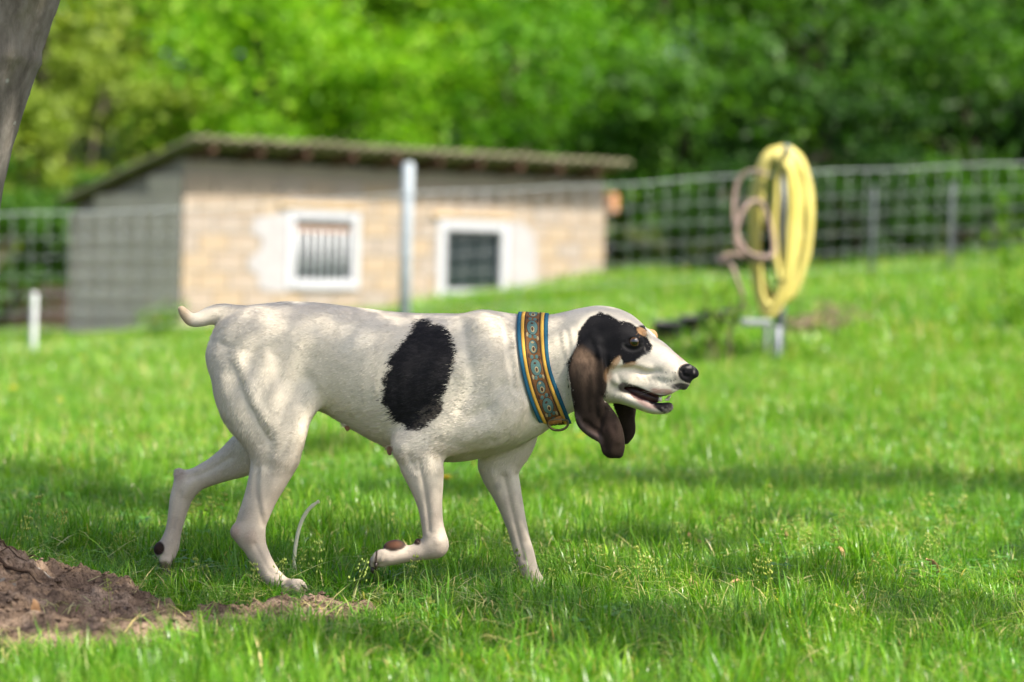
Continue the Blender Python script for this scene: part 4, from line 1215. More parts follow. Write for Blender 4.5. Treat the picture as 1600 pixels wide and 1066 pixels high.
# ---- coat colours by place on the body
def poly_d(pts, u, v):
    """signed distance in px, negative inside"""
    p = np.array(pts, float); d = np.full(len(u), 1e9); ins = np.zeros(len(u), bool)
    for i in range(len(p)):
        a, b = p[i], p[(i + 1) % len(p)]
        e = b - a; t = np.clip(((u - a[0]) * e[0] + (v - a[1]) * e[1]) / (e @ e), 0, 1)
        d = np.minimum(d, np.hypot(u - a[0] - t * e[0], v - a[1] - t * e[1]))
        c = (a[1] > v) != (b[1] > v)
        ins ^= c & (u < (b[0] - a[0]) * (v - a[1]) / (b[1] - a[1] + 1e-12) + a[0])
    return np.where(ins, -d, d)
def z2(pts, ox, oy, s): return [(ox + a / s, oy + b / s) for a, b in pts]
PATCH = z2([(360, 190), (400, 165), (450, 155), (475, 185), (530, 190), (580, 230), (610, 280), (630, 350), (620, 430), (600, 520), (560, 630), (535, 690), (540, 740), (490, 800), (440, 860),
            (370, 885), (325, 870), (280, 830), (220, 790), (195, 740), (145, 690), (155, 630), (170, 600), (155, 545), (210, 460), (190, 440), (240, 360), (300, 290), (340, 225)], 560, 460, 4.1)
GREYED = z2([(340, 860), (400, 740), (480, 680), (530, 640), (545, 740), (490, 810), (440, 870), (360, 890)], 560, 460, 4.1)
HEADB = z2([(225, 420), (245, 270), (330, 150), (430, 98), (520, 125), (600, 170), (700, 190), (760, 225), (830, 215), (850, 320), (872, 352), (902, 405), (880, 450), (800, 492), (735, 540), (640, 566), (612, 480), (585, 500),
            (500, 640), (480, 760), (300, 760), (200, 560)], 860, 470, 5.612)
EARN = [(925, 520), (904, 541), (888, 569), (893, 598), (897, 631), (901, 659), (912, 676), (935, 685), (935, 702), (954, 717), (971, 717), (976, 700), (974, 690), (971, 668), (954, 643), (943, 629), (946, 598), (943, 567), (940, 540), (934, 520)]
WHITE = np.array([.71, .635, .515]); BLACK = np.array([.010, .0095, .011]); BROWN = np.array([.060, .040, .028]); TAN = np.array([.43, .245, .12])
PINK = np.array([.50, .30, .24]); DPINK = np.array([.25, .10, .085]); NOSE = np.array([.012, .011, .012]); PAD = np.array([.045, .026, .02])
def coat(pos, u, v, n):
    near = pos[:, 1] < Y0 + .012
    dy = pos[:, 1] - Y0
    N = len(u)
    c = np.tile(WHITE, (N, 1))
    j = (fbm(np.stack([u, v], 1) / 5, 3, 3) - .5)
    jf = (fbm(np.stack([u / 9, v / 2.2], 1), 2, 5) - .5)
    def put(m, col):
        m = np.clip(m, 0, 1)[:, None]; c[:] = c * (1 - m) + np.asarray(col) * m
    # warm and grey drifts in the white coat, pink skin showing on the belly and legs, grass shade painted on lower legs
    f1 = fbm(pos * 14, 3, 20)
    put(.30 * sstep(.45, .75, f1), (.64, .57, .46))
    put(.4 * sstep(.5, .8, fbm(pos * 9, 3, 31)), (.60, .57, .51))
    put(.8 * sstep(690, 850, v), (.44, .365, .295))  # shade of the grass painted into the lower legs
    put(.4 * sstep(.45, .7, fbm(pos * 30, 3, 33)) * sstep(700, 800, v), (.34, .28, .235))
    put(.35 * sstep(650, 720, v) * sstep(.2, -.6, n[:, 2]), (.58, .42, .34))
    tick = fbm(np.stack([u, v], 1) / 4.2, 1, 77)
    put(.35 * sstep(.86, .93, tick) * (sstep(.5, .62, fbm(np.stack([u, v], 1) / 42, 2, 78))), (.20, .19, .19))
    # tail tip
    put(.7 * sstep(306, 288, u) * (v < 520), (.55, .38, .22))
    # flank patch (near side) and a different one on the far side
    edge = 8 * j + 5 * jf
    m = sstep(2.2, -2.2, poly_d(PATCH, u, v) + edge)
    put(m * near, BLACK * 1.2)
    put(m * near * .6 * sstep(.45, .8, fbm(np.stack([u / 8, v / 2.2], 1), 3, 44)), (.034, .031, .033))  # sheen of the black hair painted in as paler streaks
    g = sstep(2, -6, poly_d(GREYED, u, v) + edge) * near
    put(g * .55 * sstep(.35, .7, fbm(np.stack([u, v], 1) / 2.4, 2, 9)), (.17, .14, .11))
    m2 = sstep(1.5, -1.5, np.hypot((u - 560) / 1.3, v - 545) - 55 + edge)
    put(m2 * (dy > .03) * (v < 660), BLACK)
    # head
    hd = u > 885
    mh = sstep(1.0, -1.0, poly_d(HEADB, u, v) + 3 * j + 2 * jf)
    put(mh * hd * (dy < .0), BLACK)
    farh = hd & (dy >= .0) & (v < 575) & (u < 1026) & (u > 925)
    put(farh * sstep(.004, .012, dy + (u - 990) * .0001) * sstep(485, 492, v), BLACK)
    # ears
    ep = poly_d(EARN, u, v)
    ear = sstep(3.5, 1.0, ep) * sstep(-.052, -.066, dy) * sstep(-8, 14, (930 - u) * .8 + (v - 556)) + ((dy > .034) & (v > 585) & (u > 940))
    ear = np.clip(np.maximum(ear, (sstep(10, 6, ep) * (v > 628) * (dy < -.062))), 0, 1)
    put(hd * (dy < -.05) * sstep(3.5, 1.0, ep) * sstep(-.045, -.058, dy), BLACK)
    put(ear * 1.0, BROWN * .27)
    put(ear * sstep(.3, .8, fbm(np.stack([u / 6, v / 14], 1), 3, 41)) * .5, BROWN * .5)
    wb = np.exp(-(((u - 913) / 19) ** 2 + ((v - 566) / 27) ** 2))
    put(ear * np.clip(wb * 1.5, 0, .9) * (.45 + .75 * fbm(np.stack([u / 2.5, v / 6], 1), 2, 42)), (.15, .098, .066))
    wb = np.exp(-(((u - 945) / 22) ** 2 + ((v - 680) / 25) ** 2))
    put(ear * wb * .6, (.075, .045, .035))
    eb = np.exp(-((poly_d([(897, 645), (912, 672), (938, 684), (937, 692), (908, 682), (893, 655)], u, v)) / 4) ** 2)
    put(ear * (dy < 0) * eb * .35, (.22, .16, .15))
    # tan marks
    put(sstep(1.15, .85, np.hypot(((u - 1003) * .85 + (v - 518) * .53) / 9, (-(u - 1003) * .53 + (v - 518) * .85) / 5.2) + .3 * j) * (dy < 0), TAN)
    put(sstep(1.2, .9, np.hypot((u - 1022) / 9.5, (v - 521) / 10)) * (dy > -.009) * (v < 531), TAN)
    put(.8 * sstep(1.2, .7, np.hypot(((u - 961) * .6 - (v - 568) * .8) / 14, ((u - 961) * .8 + (v - 568) * .6) / 5)) * (dy < 0), TAN * 1.1)
    put(.7 * sstep(1.2, .5, np.hypot((u - 984) / 14, (v - 570 + (u - 984) * .25) / 4)) * (dy < 0), TAN * 1.15)
    put(.45 * sstep(1.3, .5, np.hypot((u - 950) / 7, (v - 587) / 12)) * (dy < 0), TAN * 1.1)
    # muzzle
    put(.55 * sstep(1.3, .3, np.hypot((u - 1062) / 17, (v - 563) / 12)), (.60, .38, .30))
    put(.4 * sstep(1.2, .4, np.hypot((u - 1030) / 28, (v - 560) / 14)), (.62, .58, .56))
    dots = fbm(np.stack([u, v], 1) / 2.6, 1, 51)
    put(.8 * sstep(.80, .9, dots) * sstep(1.2, .7, np.hypot((u - 1048) / 24, (v - 588) / 14)), (.06, .05, .05))
    put(.55 * sstep(1.2, .2, np.hypot((u - 1062) / 12, (v - 590) / 12)), (.12, .09, .09))
    put(sstep(1.08, .96, np.hypot(((u - 1078) * .93 + (v - 584) * .37) / 19, (-(u - 1078) * .37 + (v - 584) * .93) / 15)), NOSE)
    put(.95 * sstep(1.2, .8, np.hypot((u - 1064) / 16, (v - 604) / 5.5)), NOSE * 1.5)
    # lips and inside of the mouth
    lip = poly_d(z2([(665, 760), (720, 745), (800, 770), (880, 800), (960, 830), (1060, 835), (1110, 800), (1060, 860), (1062, 950), (1000, 990), (900, 930), (840, 860), (740, 830), (690, 800)], 860, 470, 5.612), u, v)
    put(hd * sstep(1.5, -.8, lip) * (dy < 0), (.016, .013, .014))
    put(hd * sstep(1.5, .6, np.abs((v - 612 + (1035 - u) * .08) / 4)) * sstep(1012, 1022, u) * sstep(1056, 1046, u) * .8, (.36, .18, .14))
    put(hd * sstep(1.3, .5, np.hypot((u - 1008) / 17, (v - 631 - (u - 1008) * .5) / 6)) * .75, (.40, .23, .20))
    ml = catmull([(974, 605), (990, 610), (1008, 617.5), (1026, 624), (1045, 622)], 6); md_ = np.full(N, 99.0)
    for q_ in ml: md_ = np.minimum(md_, np.hypot(u - q_[0], v - q_[1]))
    put(hd * .9 * sstep(9.5, 6.5, md_ + 2 * j + 3 * sstep(1005, 1030, u)) * (dy < 0), (.022, .016, .016))
    put(hd * sstep(1043, 1047, u) * (v > 624) * (v < 648) * .95, (.02, .016, .016))
    put(.35 * hd * sstep(.55, .75, fbm(np.stack([u, v], 1) / 7, 3, 52)) * sstep(990, 1010, u) * (v > 540), (.50, .44, .40))
    inm = hd & (u > 985) & (u < 1050) & (np.abs(n[:, 2]) > .55) & (np.abs(v - 617) < 9) & (np.abs(dy + .03) < .03)
    put(inm * .8, (.10, .03, .03))
    # eye rims
    put(sstep(1.25, .95, np.hypot((u - 990) / 13, (v - 533.5) / 10)) * (dy < -.02), BLACK)
    put(.35 * np.exp(-((np.hypot((u - 989) / 15, (v - 539) / 10) - 1) / .18) ** 2) * (dy < -.02) * (v > 536), (.12, .11, .11))
    # paws: pads and dark claws' roots
    pr_ = np.hypot((u - 615) / 18.5, (v - 851) / 9.5)
    put(sstep(1.12, .95, pr_) * (dy < 0) * .95, PAD)
    put(sstep(.95, .3, pr_) * (dy < 0) * .8, (.15, .065, .038))
    put(sstep(1.2, .8, np.hypot((u - 652) / 6, (v - 846) / 6)) * (dy < 0), PAD)
    put(sstep(2.2, .8, np.abs(u - 587.5 - (v - 872) * -.12)) * (v > 860) * (v < 884) * (dy < 0) * (u < 600), PAD)
    put(sstep(581, 577, u) * (u > 560) * (v > 850) * (dy < 0) * .9, PAD)
    put(sstep(1.15, .85, np.hypot((u - 248) / 9, (v - 857) / 11)) * (dy > 0), PAD * .7)
    put(sstep(1.2, .7, np.hypot((u - 256) / 12, (v - 884) / 7)) * (dy > 0) * .85, (.10, .055, .045))
    # hock knobs rubbed bare
    put(.5 * sstep(1.3, .3, np.hypot((u - 366) / 12, (v - 832) / 14)) * (dy < 0), (.30, .20, .16))
    put(.4 * sstep(1.3, .3, np.hypot((u - 392) / 13, (v - 840) / 16)) * (dy < 0), (.34, .24, .19))
    put(.5 * sstep(1.3, .3, np.hypot((u - 280) / 12, (v - 742) / 14)) * (dy > 0), (.30, .21, .18))
    put(.5 * sstep(1.2, .4, np.hypot((u - 778) / 6, (v - 760) / 8)) * (dy > 0), (.25, .23, .22))
    # teats
    put(sstep(1.2, .8, np.hypot((u - 542) / 5, (v - 670) / 5)) * (v > 664), (.33, .15, .10))
    put(sstep(1.2, .8, np.hypot((u - 609) / 6, (v - 704) / 8)) * (v > 697), (.36, .19, .14))
    return np.clip(c, 0, 1)
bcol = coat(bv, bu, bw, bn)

M_COAT = mat('dog_coat', (.7, .68, .6), .75, .10)
nb = NB(M_COAT)
at_ = nb.new('ShaderNodeAttribute', _attribute_name='tint')
nf = nb.noise(nb.mapping(nb.coord('Object'), (60, 160, 160)), 2.2, 3, .6)
nb.base(nb.mix(.22, at_.outputs['Color'], nb.mix(1.0, at_.outputs['Color'], nb.ramp(nf, [(.3, (.45, .44, .42)), (.7, (1.0, 1.0, 1.0))]), 'MULTIPLY')))
nb.b.inputs['Sheen Weight'].default_value = .04
nb.b.inputs['Sheen Roughness'].default_value = .4
nb.bump(nf, .12, .0010)
dog_me = mesh_np('dog', bv, bq)
col_attr(dog_me, bcol)
dog = link('dog', dog_me, M_COAT)
tag(dog, 'white hound with black flank patch, black head and long dark ears walking through the grass', 'dog')

# ---- short coat: many small flat hairs lying along the body
M_FUR = mat('dog_hair', (.7, .68, .6), .66, .14)
nb = NB(M_FUR); at_ = nb.new('ShaderNodeAttribute', _attribute_name='tint'); nb.base(at_.outputs['Color'])
def grow_fur(n):
    a = bv[bq]; ar = np.linalg.norm(np.cross(a[:, 2] - a[:, 0], a[:, 3] - a[:, 1]), axis=1)
    # more hairs where the coat faces the light side and the outline
    pr = ar / ar.sum()
    f = rng.choice(len(bq), n, p=pr)
    r1, r2 = rng.random((2, n, 1))
    A = bq[f]
    def ip(q): return (q[A[:, 0]] * (1 - r1) + q[A[:, 1]] * r1) * (1 - r2) + (q[A[:, 3]] * (1 - r1) + q[A[:, 2]] * r1) * r2
    p, nn, cc = ip(bv), ip(bn), ip(bcol)
    nn /= np.linalg.norm(nn, axis=1, keepdims=True)
    u, v = PX(p)
    keep = (np.hypot((u - 1077) / 24, (v - 584) / 20) > 1) & (np.hypot((u - 543) / 6, (v - 671) / 6) > 1) & (np.hypot((u - 609) / 7, (v - 705) / 8) > 1) & (np.hypot((u - 990) / 14, (v - 533.5) / 10) > 1)
    keep &= ~((u > 975) & (v > 603) & (v < 640)) & ~((u < 640) & (u > 570) & (v > 838) & (v < 900)) & ~((u < 262) & (v > 840))
    p, nn, cc, u, v = p[keep], nn[keep], cc[keep], u[keep], v[keep]; n = len(p)
    fl = np.zeros((n, 3)); fl[:, 0] = -1; fl[:, 2] = -.45
    leg = sstep(690, 740, v)[:, None]
    fl = fl * (1 - leg) + np.array([-.15, 0, -1.0]) * leg
    th = (sstep(470, 400, u) * sstep(520, 600, v))[:, None]
    fl = fl * (1 - th) + np.array([-.45, 0, -1.0]) * th
    ear = ((u > 885) & (v > 545) & (u < 950))[:, None]
    fl = np.where(ear, np.array([-.1, 0, -1.0]), fl)
    fl += (fbm(p * 16, 2, 61)[:, None] - .5) * np.array([.2, .0, 1.4]) + rng.normal(0, .16, (n, 3))
    fl -= nn * (fl * nn).sum(1, keepdims=True)
    fl /= np.linalg.norm(fl, axis=1, keepdims=True) + 1e-9
    head = u > 890
    L = np.where(head, .0055, np.where(v > 740, .0052, .0098)) * rng.uniform(.6, 1.3, n)
    L = np.where(u < 335, np.where(v < 520, .005, L), L)
    L = np.where((v > 640) & (v < 720) & (u < 700) & (nn[:, 2] < -.2), L * 1.5, L)
    w = np.where(head, .0005, .00068) * rng.uniform(.7, 1.3, n)
    side = np.cross(fl, nn)
    root = p - nn * .0006
    lift = rng.uniform(.07, .18, n)[:, None]
    mid = root + (fl + nn * lift * 1.3) * (L * .5)[:, None]
    tip = root + (fl + nn * lift) * L[:, None]
    V_ = np.stack([root - side * w[:, None], root + side * w[:, None], mid + side * (w * .8)[:, None], tip, mid - side * (w * .8)[:, None]], 1).reshape(-1, 3)
    b = np.arange(n)[:, None] * 5
    tri = np.concatenate([b + np.array([[0, 1, 2]]), b + np.array([[0, 2, 4]]), b + np.array([[4, 2, 3]])], 1).reshape(-1, 3)
    me = bpy.data.meshes.new('fur')
    me = mesh_np('fur', V_, tri)
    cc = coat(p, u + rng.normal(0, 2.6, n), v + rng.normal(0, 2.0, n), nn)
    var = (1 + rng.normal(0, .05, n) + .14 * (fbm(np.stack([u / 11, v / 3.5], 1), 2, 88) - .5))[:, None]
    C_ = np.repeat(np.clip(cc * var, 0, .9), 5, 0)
    col_attr(me, C_)
    nj = nn + side * rng.normal(0, .19, n)[:, None] + fl * rng.normal(-.03, .12, n)[:, None]
    nj /= np.linalg.norm(nj, axis=1, keepdims=True)
    N5 = np.repeat(nj, 5, 0)
    me.normals_split_custom_set_from_vertices([tuple(x) for x in N5.tolist()])
    return me
fur = link('fur', grow_fur(180000), M_FUR, dog)
tag(fur, kind='stuff')

# ---- eyes
def ball(name, c, r, mat_, parent, sc=(1, 1, 1), seg=24):
    bm = bmesh.new(); bmesh.ops.create_uvsphere(bm, u_segments=seg, v_segments=seg // 2, radius=1)
    me = bpy.data.meshes.new(name); bm.to_mesh(me); bm.free()
    for p in me.polygons: p.use_smooth = True
    v = np.array([x.co[:] for x in me.vertices]) * np.array(sc) * r + np.array(c)
    me.vertices.foreach_set('co', v.astype(np.float32).ravel()); me.update()
    return link(name, me, mat_, parent)
M_EYE = mat('eye', (.05, .025, .012), .06, .6)
nb = NB(M_EYE)
def eye(u, v, dy, look):
    c = P(u, v, Y0 + dy)
    m = M_EYE.copy(); nb = NB(m)
    g = nb.new('ShaderNodeNewGeometry')
    vm = nb.new('ShaderNodeVectorMath', _operation='SUBTRACT'); nb.link(g.outputs['Position'], vm.inputs[0]); vm.inputs[1].default_value = tuple(c)
    nm = nb.new('ShaderNodeVectorMath', _operation='NORMALIZE'); nb.link(vm.outputs[0], nm.inputs[0])
    dt = nb.new('ShaderNodeVectorMath', _operation='DOT_PRODUCT'); nb.link(nm.outputs[0], dt.inputs[0]); dt.inputs[1].default_value = tuple(Vector(look).normalized())
    nb.base(nb.ramp(dt.outputs['Value'], [(.0, (.16, .13, .11)), (.50, (.13, .10, .085)), (.56, (.02, .010, .005)), (.70, (.085, .036, .012)), (.88, (.06, .024, .008)), (.915, (.002, .002, .002))]))
    nb.b.inputs['Coat Weight'].default_value = 1.0; nb.b.inputs['Coat Roughness'].default_value = .03
    return ball('eye', c, 10.2 * PXM, m, dog)
eye(990.5, 534, EYE_N, (.14, -1, .03))
eye(1005, 535, .018, (.75, .8, .05))
# ---- teeth, tongue, claws
M_TOOTH = mat('tooth', (.62, .55, .40), .3, .5)
def spike(name, pts, r, mat_, parent=None, seg=8):
    p = [Vector(P(a, b, Y0 + c).tolist()) for a, b, c in pts]
    n = len(p)
    return link(name, tube_mesh(name, p, [r * (1 - i / (n - 1)) ** .7 * PXM + .0002 for i in range(n)], seg), mat_, parent or dog)
spike('tooth', [(1031, 627, -.052), (1032, 622, -.053), (1034, 618, -.053)], 3.4, M_TOOTH)
spike('tooth', [(1043, 625, -.030), (1046, 620, -.029), (1049, 617, -.028)], 3.2, M_TOOTH)
for k_ in range(3):
    spike('tooth', [(1040 + k_ * 1.5, 626, -.046 + k_ * .006), (1041 + k_ * 1.5, 622.5, -.046 + k_ * .006)], 2.0, M_TOOTH)
M_TONGUE = noisy('tongue', (.045, .016, .016), (.08, .03, .028), 40, .4, .4, .2, .002)
tg = [P(a, b, Y0 + c) for a, b, c in ((978, 606, -.018), (995, 613, -.026), (1014, 620, -.032), (1030, 625, -.038))]
t_me = tube_mesh('tongue', catmull(tg, 4), [11 * PXM] * 6 + [9 * PXM] * 4 + [6.5 * PXM] * 2 + [3 * PXM], 12)
link('tongue', t_me, M_TONGUE, dog)
M_CLAW = mat('claw', (.035, .025, .02), .35, .4)
for dy_, u_, v_ in ((-.112, 588, 880), (-.101, 583, 887), (-.085, 582, 888), (-.073, 587, 883)):
    spike('claw', [(u_, v_, dy_), (u_ - 1, v_ + 5, dy_ - .002), (u_ + 2, v_ + 10, dy_ - .003)], 3.4, M_CLAW)
for dy_, u_ in ((-.102, 472), (-.089, 480), (-.072, 480), (-.058, 472)):
    spike('claw', [(u_ - 2, 916, dy_), (u_ + 4, 918, dy_), (u_ + 8, 923, dy_)], 3.0, M_CLAW)
for dy_, u_ in ((.052, 868), (.066, 875), (.084, 875), (.098, 868)):
    spike('claw', [(u_ - 2, 931, dy_), (u_ + 4, 934, dy_), (u_ + 7, 939, dy_)], 3.0, M_CLAW)
for dy_, v_ in ((.050, 890), (.064, 897), (.079, 897), (.093, 890)):
    spike('claw', [(259, v_ - 2, dy_), (261, v_ + 4, dy_), (265, v_ + 8, dy_)], 3.0, M_CLAW)
# whiskers
M_WHISK = mat('whisker', (.5, .47, .42), .5, .3)
for k_ in range(7):
    u_, v_ = 1030 + 5 * (k_ % 4), 588 + 5 * (k_ // 2)
    a_ = P(u_, v_, Y0 - .050); 
    link('whisker', tube_mesh('whisker', [a_, a_ + np.array([.012 - .004 * k_, -.018, -.006]), a_ + np.array([.014 - .012 * k_, -.03, -.02])], [.00022, .00018, .00008], 4), M_WHISK, dog)

# ------------------------------------------------------------------ the collar, wrapped on the neck
collar = empty('dog_collar', V(866, 648, Y0))
tag(collar, 'wide woven collar with blue and yellow edges and teal ovals round the dog\'s neck', 'collar')
CT, CB = P(834, 488, Y0), P(868, 652, Y0)
CC = (CT + CB) / 2
E1 = (CT - CB) / np.linalg.norm(CT - CB); E2 = np.array([0, -1.0, 0])
NW = np.cross(E1, E2); NW = NW / np.linalg.norm(NW)
if NW[0] < 0: NW = -NW
def collar_pt(w, phi, off):
    """w px along the neck, phi 0 at the nape, 90 deg on the near side, 180 at the throat"""
    w = np.asarray(w, float); phi = np.asarray(phi, float)
    base = CC + NW * (w * PXM)[..., None] - NW * ((14 * np.abs(np.sin(phi)) ** 1.3) * PXM)[..., None]
    d = E1 * np.cos(phi)[..., None] + E2 * np.sin(phi)[..., None]
    r = np.full(w.shape, .03); hit = np.zeros(w.shape, bool)
    for _ in range(90):
        f = D.sample(base + d * r[..., None])
        hit |= f > 0
        r = np.where(hit, r, r + .0012)
    r = np.where(hit, r, .1)
    return base, d, r
NPH = 72
ph = np.linspace(0, 2 * np.pi, NPH, endpoint=False)
WS = np.linspace(-27, 27, 19)
gw, gp = np.meshgrid(WS, ph, indexing='ij')
cb, cd, cr_ = collar_pt(gw, gp, 0)
# a strap is stiff: it bridges hollows
for _ in range(6): cr_ = (np.roll(cr_, 1, 1) + np.roll(cr_, -1, 1) + 2 * cr_) / 4
wq = WS - WS.mean()
sl_ = (cr_ * wq[:, None]).sum(0) / (wq ** 2).sum()
fit = cr_.mean(0)[None, :] + sl_[None, :] * wq[:, None]
cr_ = fit + np.maximum(cr_ - fit, 0).max(0, keepdims=True) * .8
for _ in range(3): cr_ = (np.roll(cr_, 1, 1) + np.roll(cr_, -1, 1) + 2 * cr_) / 4
from functools import lru_cache
def cpt(w, phi, off):
    """surface of the strap at (w, phi) raised by off"""
    w = np.asarray(w, float); phi = np.mod(np.asarray(phi, float), 2 * np.pi)
    fi = (w - WS[0]) / (WS[1] - WS[0]); i = np.clip(fi.astype(int), 0, len(WS) - 2); a = fi - i
    fj = phi / (2 * np.pi) * NPH; j = fj.astype(int) % NPH; b = fj - np.floor(fj); j2 = (j + 1) % NPH
    r = (cr_[i, j] * (1 - a) + cr_[i + 1, j] * a) * (1 - b) + (cr_[i, j2] * (1 - a) + cr_[i + 1, j2] * a) * b
    base = CC + NW * (w * PXM)[..., None] - NW * ((14 * np.abs(np.sin(phi)) ** 1.3) * PXM)[..., None]
    d = E1 * np.cos(phi)[..., None] + E2 * np.sin(phi)[..., None]
    return base + d * (r + off)[..., None]
def band(name, w0, w1, off, thick, m, nw=5):
    ws = np.linspace(w0, w1, nw); n = 144; pp = np.linspace(0, 2 * np.pi, n, endpoint=False)
    prof = [(w0, off - thick)] + [(w, off) for w in ws] + [(w1, off - thick)]
    vs_ = np.concatenate([cpt(np.full(n, w), pp, o) for w, o in prof])
    k = len(prof); fs = []
    for a in range(k):
        b = (a + 1) % k
        for i in range(n):
            fs.append((a * n + i, a * n + (i + 1) % n, b * n + (i + 1) % n, b * n + i))
    me = mesh(name, vs_, fs)
    bm = bmesh.new(); bm.from_mesh(me); bmesh.ops.recalc_face_normals(bm, faces=bm.faces); bm.to_mesh(me); bm.free()
    return link(name, me, m, collar)
def weave(name, c1, c2, sc=1400):
    m = mat(name, c1, .75, .25); n = NB(m)
    w = n.new('ShaderNodeTexWave', Scale=sc / 6.28, Distortion=1.5, Detail=2); w.bands_direction = 'Z'
    n.link(n.coord('Object'), w.inputs['Vector'])
    f2 = n.noise(n.coord('Object'), 500, 2)
    n.base(n.mix(f2, n.ramp(w.outputs['Fac'], [(.2, c1), (.8, c2)]), c1)); n.bump(w.outputs['Fac'], .5, .001)
    return m
M_CBLUE = weave('collar_blue', (.010, .085, .15), (.03, .17, .27))
M_CYEL = weave('collar_yellow', (.62, .34, .045), (.78, .50, .12))
M_CBRN = noisy('collar_brown_weave', (.07, .03, .012), (.26, .12, .04), 900, .8, .2, .5, .001)
M_CTEAL = noisy('collar_teal_thread', (.035, .10, .11), (.12, .20, .17), 900, .8, .2, .5, .001)
M_CDARK = noisy('collar_dark_thread', (.03, .018, .012), (.10, .05, .03), 700, .8, .2, .4, .001)
M_CPALE = noisy('collar_pale_thread', (.30, .24, .12), (.42, .32, .18), 700, .8, .2, .4, .001)
band('strap_lining', -22.50, 22.50, .0035, .005, M_CBLUE)
band('edge_binding', -22.50, -17.10, .0048, .003, M_CBLUE, 3)
band('edge_binding', 17.10, 22.50, .0048, .003, M_CBLUE, 3)
band('yellow_piping', -16.74, -12.06, .0056, .003, M_CYEL, 3)
band('yellow_piping', 12.06, 16.74, .0056, .003, M_CYEL, 3)
band('woven_panel', -11.70, 11.70, .0050, .003, M_CBRN, 7)
band('panel_border', -11.52, -10.26, .0056, .002, M_CDARK, 3)
band('panel_border', 10.26, 11.52, .0056, .002, M_CDARK, 3)
RN = 46 * PXM
def motif(name, w, phi, rw, rp, off, m, hole=0.0):
    n = 28; t = np.linspace(0, 2 * np.pi, n, endpoint=False)
    rings = [hole, .6, 1.0] if hole else [.01, .5, 1.0]
    rings = [hole, (hole + 1) / 2, 1.0] if hole else rings
    vs_ = np.concatenate([cpt(w + rw * k * np.cos(t), phi + rp * k * np.sin(t), np.full(n, off if 0 < i < 2 or k < .9 else off - .0008)) for i, k in enumerate(rings)])
    fs = [(a * n + i, a * n + (i + 1) % n, (a + 1) * n + (i + 1) % n, (a + 1) * n + i) for a in range(2) for i in range(n)]
    me = mesh(name, vs_, fs)
    return link(name, me, m, collar)
k_ = 0
for phd in list(range(10, 170, 26)) + [196, 222, 248, 274, 300, 326, 350]:
    q = R(phd); big = 1.12 if k_ % 2 else .9
    motif('oval_motif', 0, q, 7.8 * big, R(10.2) * big, .0058, M_CDARK)
    motif('oval_motif', 0, q, 6.9 * big, R(9.3) * big, .0062, M_CTEAL)
    motif('oval_motif', .3, q + R(2.6), 3.6, R(4.6), .0066, M_CPALE)
    motif('oval_motif', .3, q + R(2.8), 2.3, R(3.1), .0070, M_CDARK)
    motif('oval_motif', -.3, q - R(5.2), 2.4, R(1.6), .0067, M_CDARK if k_ % 2 else M_CPALE)
    for s_ in (-1, 1):
        motif('oval_motif', 3.6 * s_, q + R(12.6), 2.6, R(2.6), .0060, M_CTEAL)
        motif('oval_motif', 7.6 * s_, q + R(12.6 + 2 * s_), 1.7, R(3.0), .0059, M_CPALE if k_ % 2 else M_CDARK)
    k_ += 1
# leather tab and ring
M_LEATH = noisy('tan_webbing', (.26, .11, .02), (.40, .19, .045), 300, .7, .3, .3, .001)
c0 = cpt(np.array([2.0]), np.array([R(150)]), np.array([.008]))[0]
ctab = P(866.5, 654, Y0 - .040)
bm = bmesh.new(); bmesh.ops.create_cube(bm, size=1)
bmesh.ops.scale(bm, vec=(.034, .008, .025), verts=bm.verts); bmesh.ops.bevel(bm, geom=bm.edges[:], offset=.0025, segments=2, affect='EDGES')
bmesh.ops.rotate(bm, cent=(0, 0, 0), matrix=Matrix.Rotation(R(-10), 3, 'Y') @ Matrix.Rotation(R(-25), 3, 'X'), verts=bm.verts)
bmesh.ops.translate(bm, vec=tuple(ctab), verts=bm.verts)
me = bpy.data.meshes.new('ring_tab'); bm.to_mesh(me); bm.free()
for p in me.polygons: p.use_smooth = True
link('ring_tab', me, M_LEATH, collar)
M_BRASS = noisy('dull_brass', (.10, .08, .045), (.20, .15, .07), 120, .4, .5, .1, .001); M_BRASS.node_tree.nodes['Principled BSDF'].inputs['Metallic'].default_value = .8
ring = []
for t in np.linspace(0, 2 * np.pi, 33):
    x, z = 15.5 * math.cos(t), 10.5 * math.sin(t)
    if z > 5: z = 5 + (z - 5) * .2
    ring.append(P(872 + x, 662 - z, Y0 - .044))
link('ring', tube_mesh('ring', ring, [1.9 * PXM] * 33, 8, False), M_BRASS, collar)
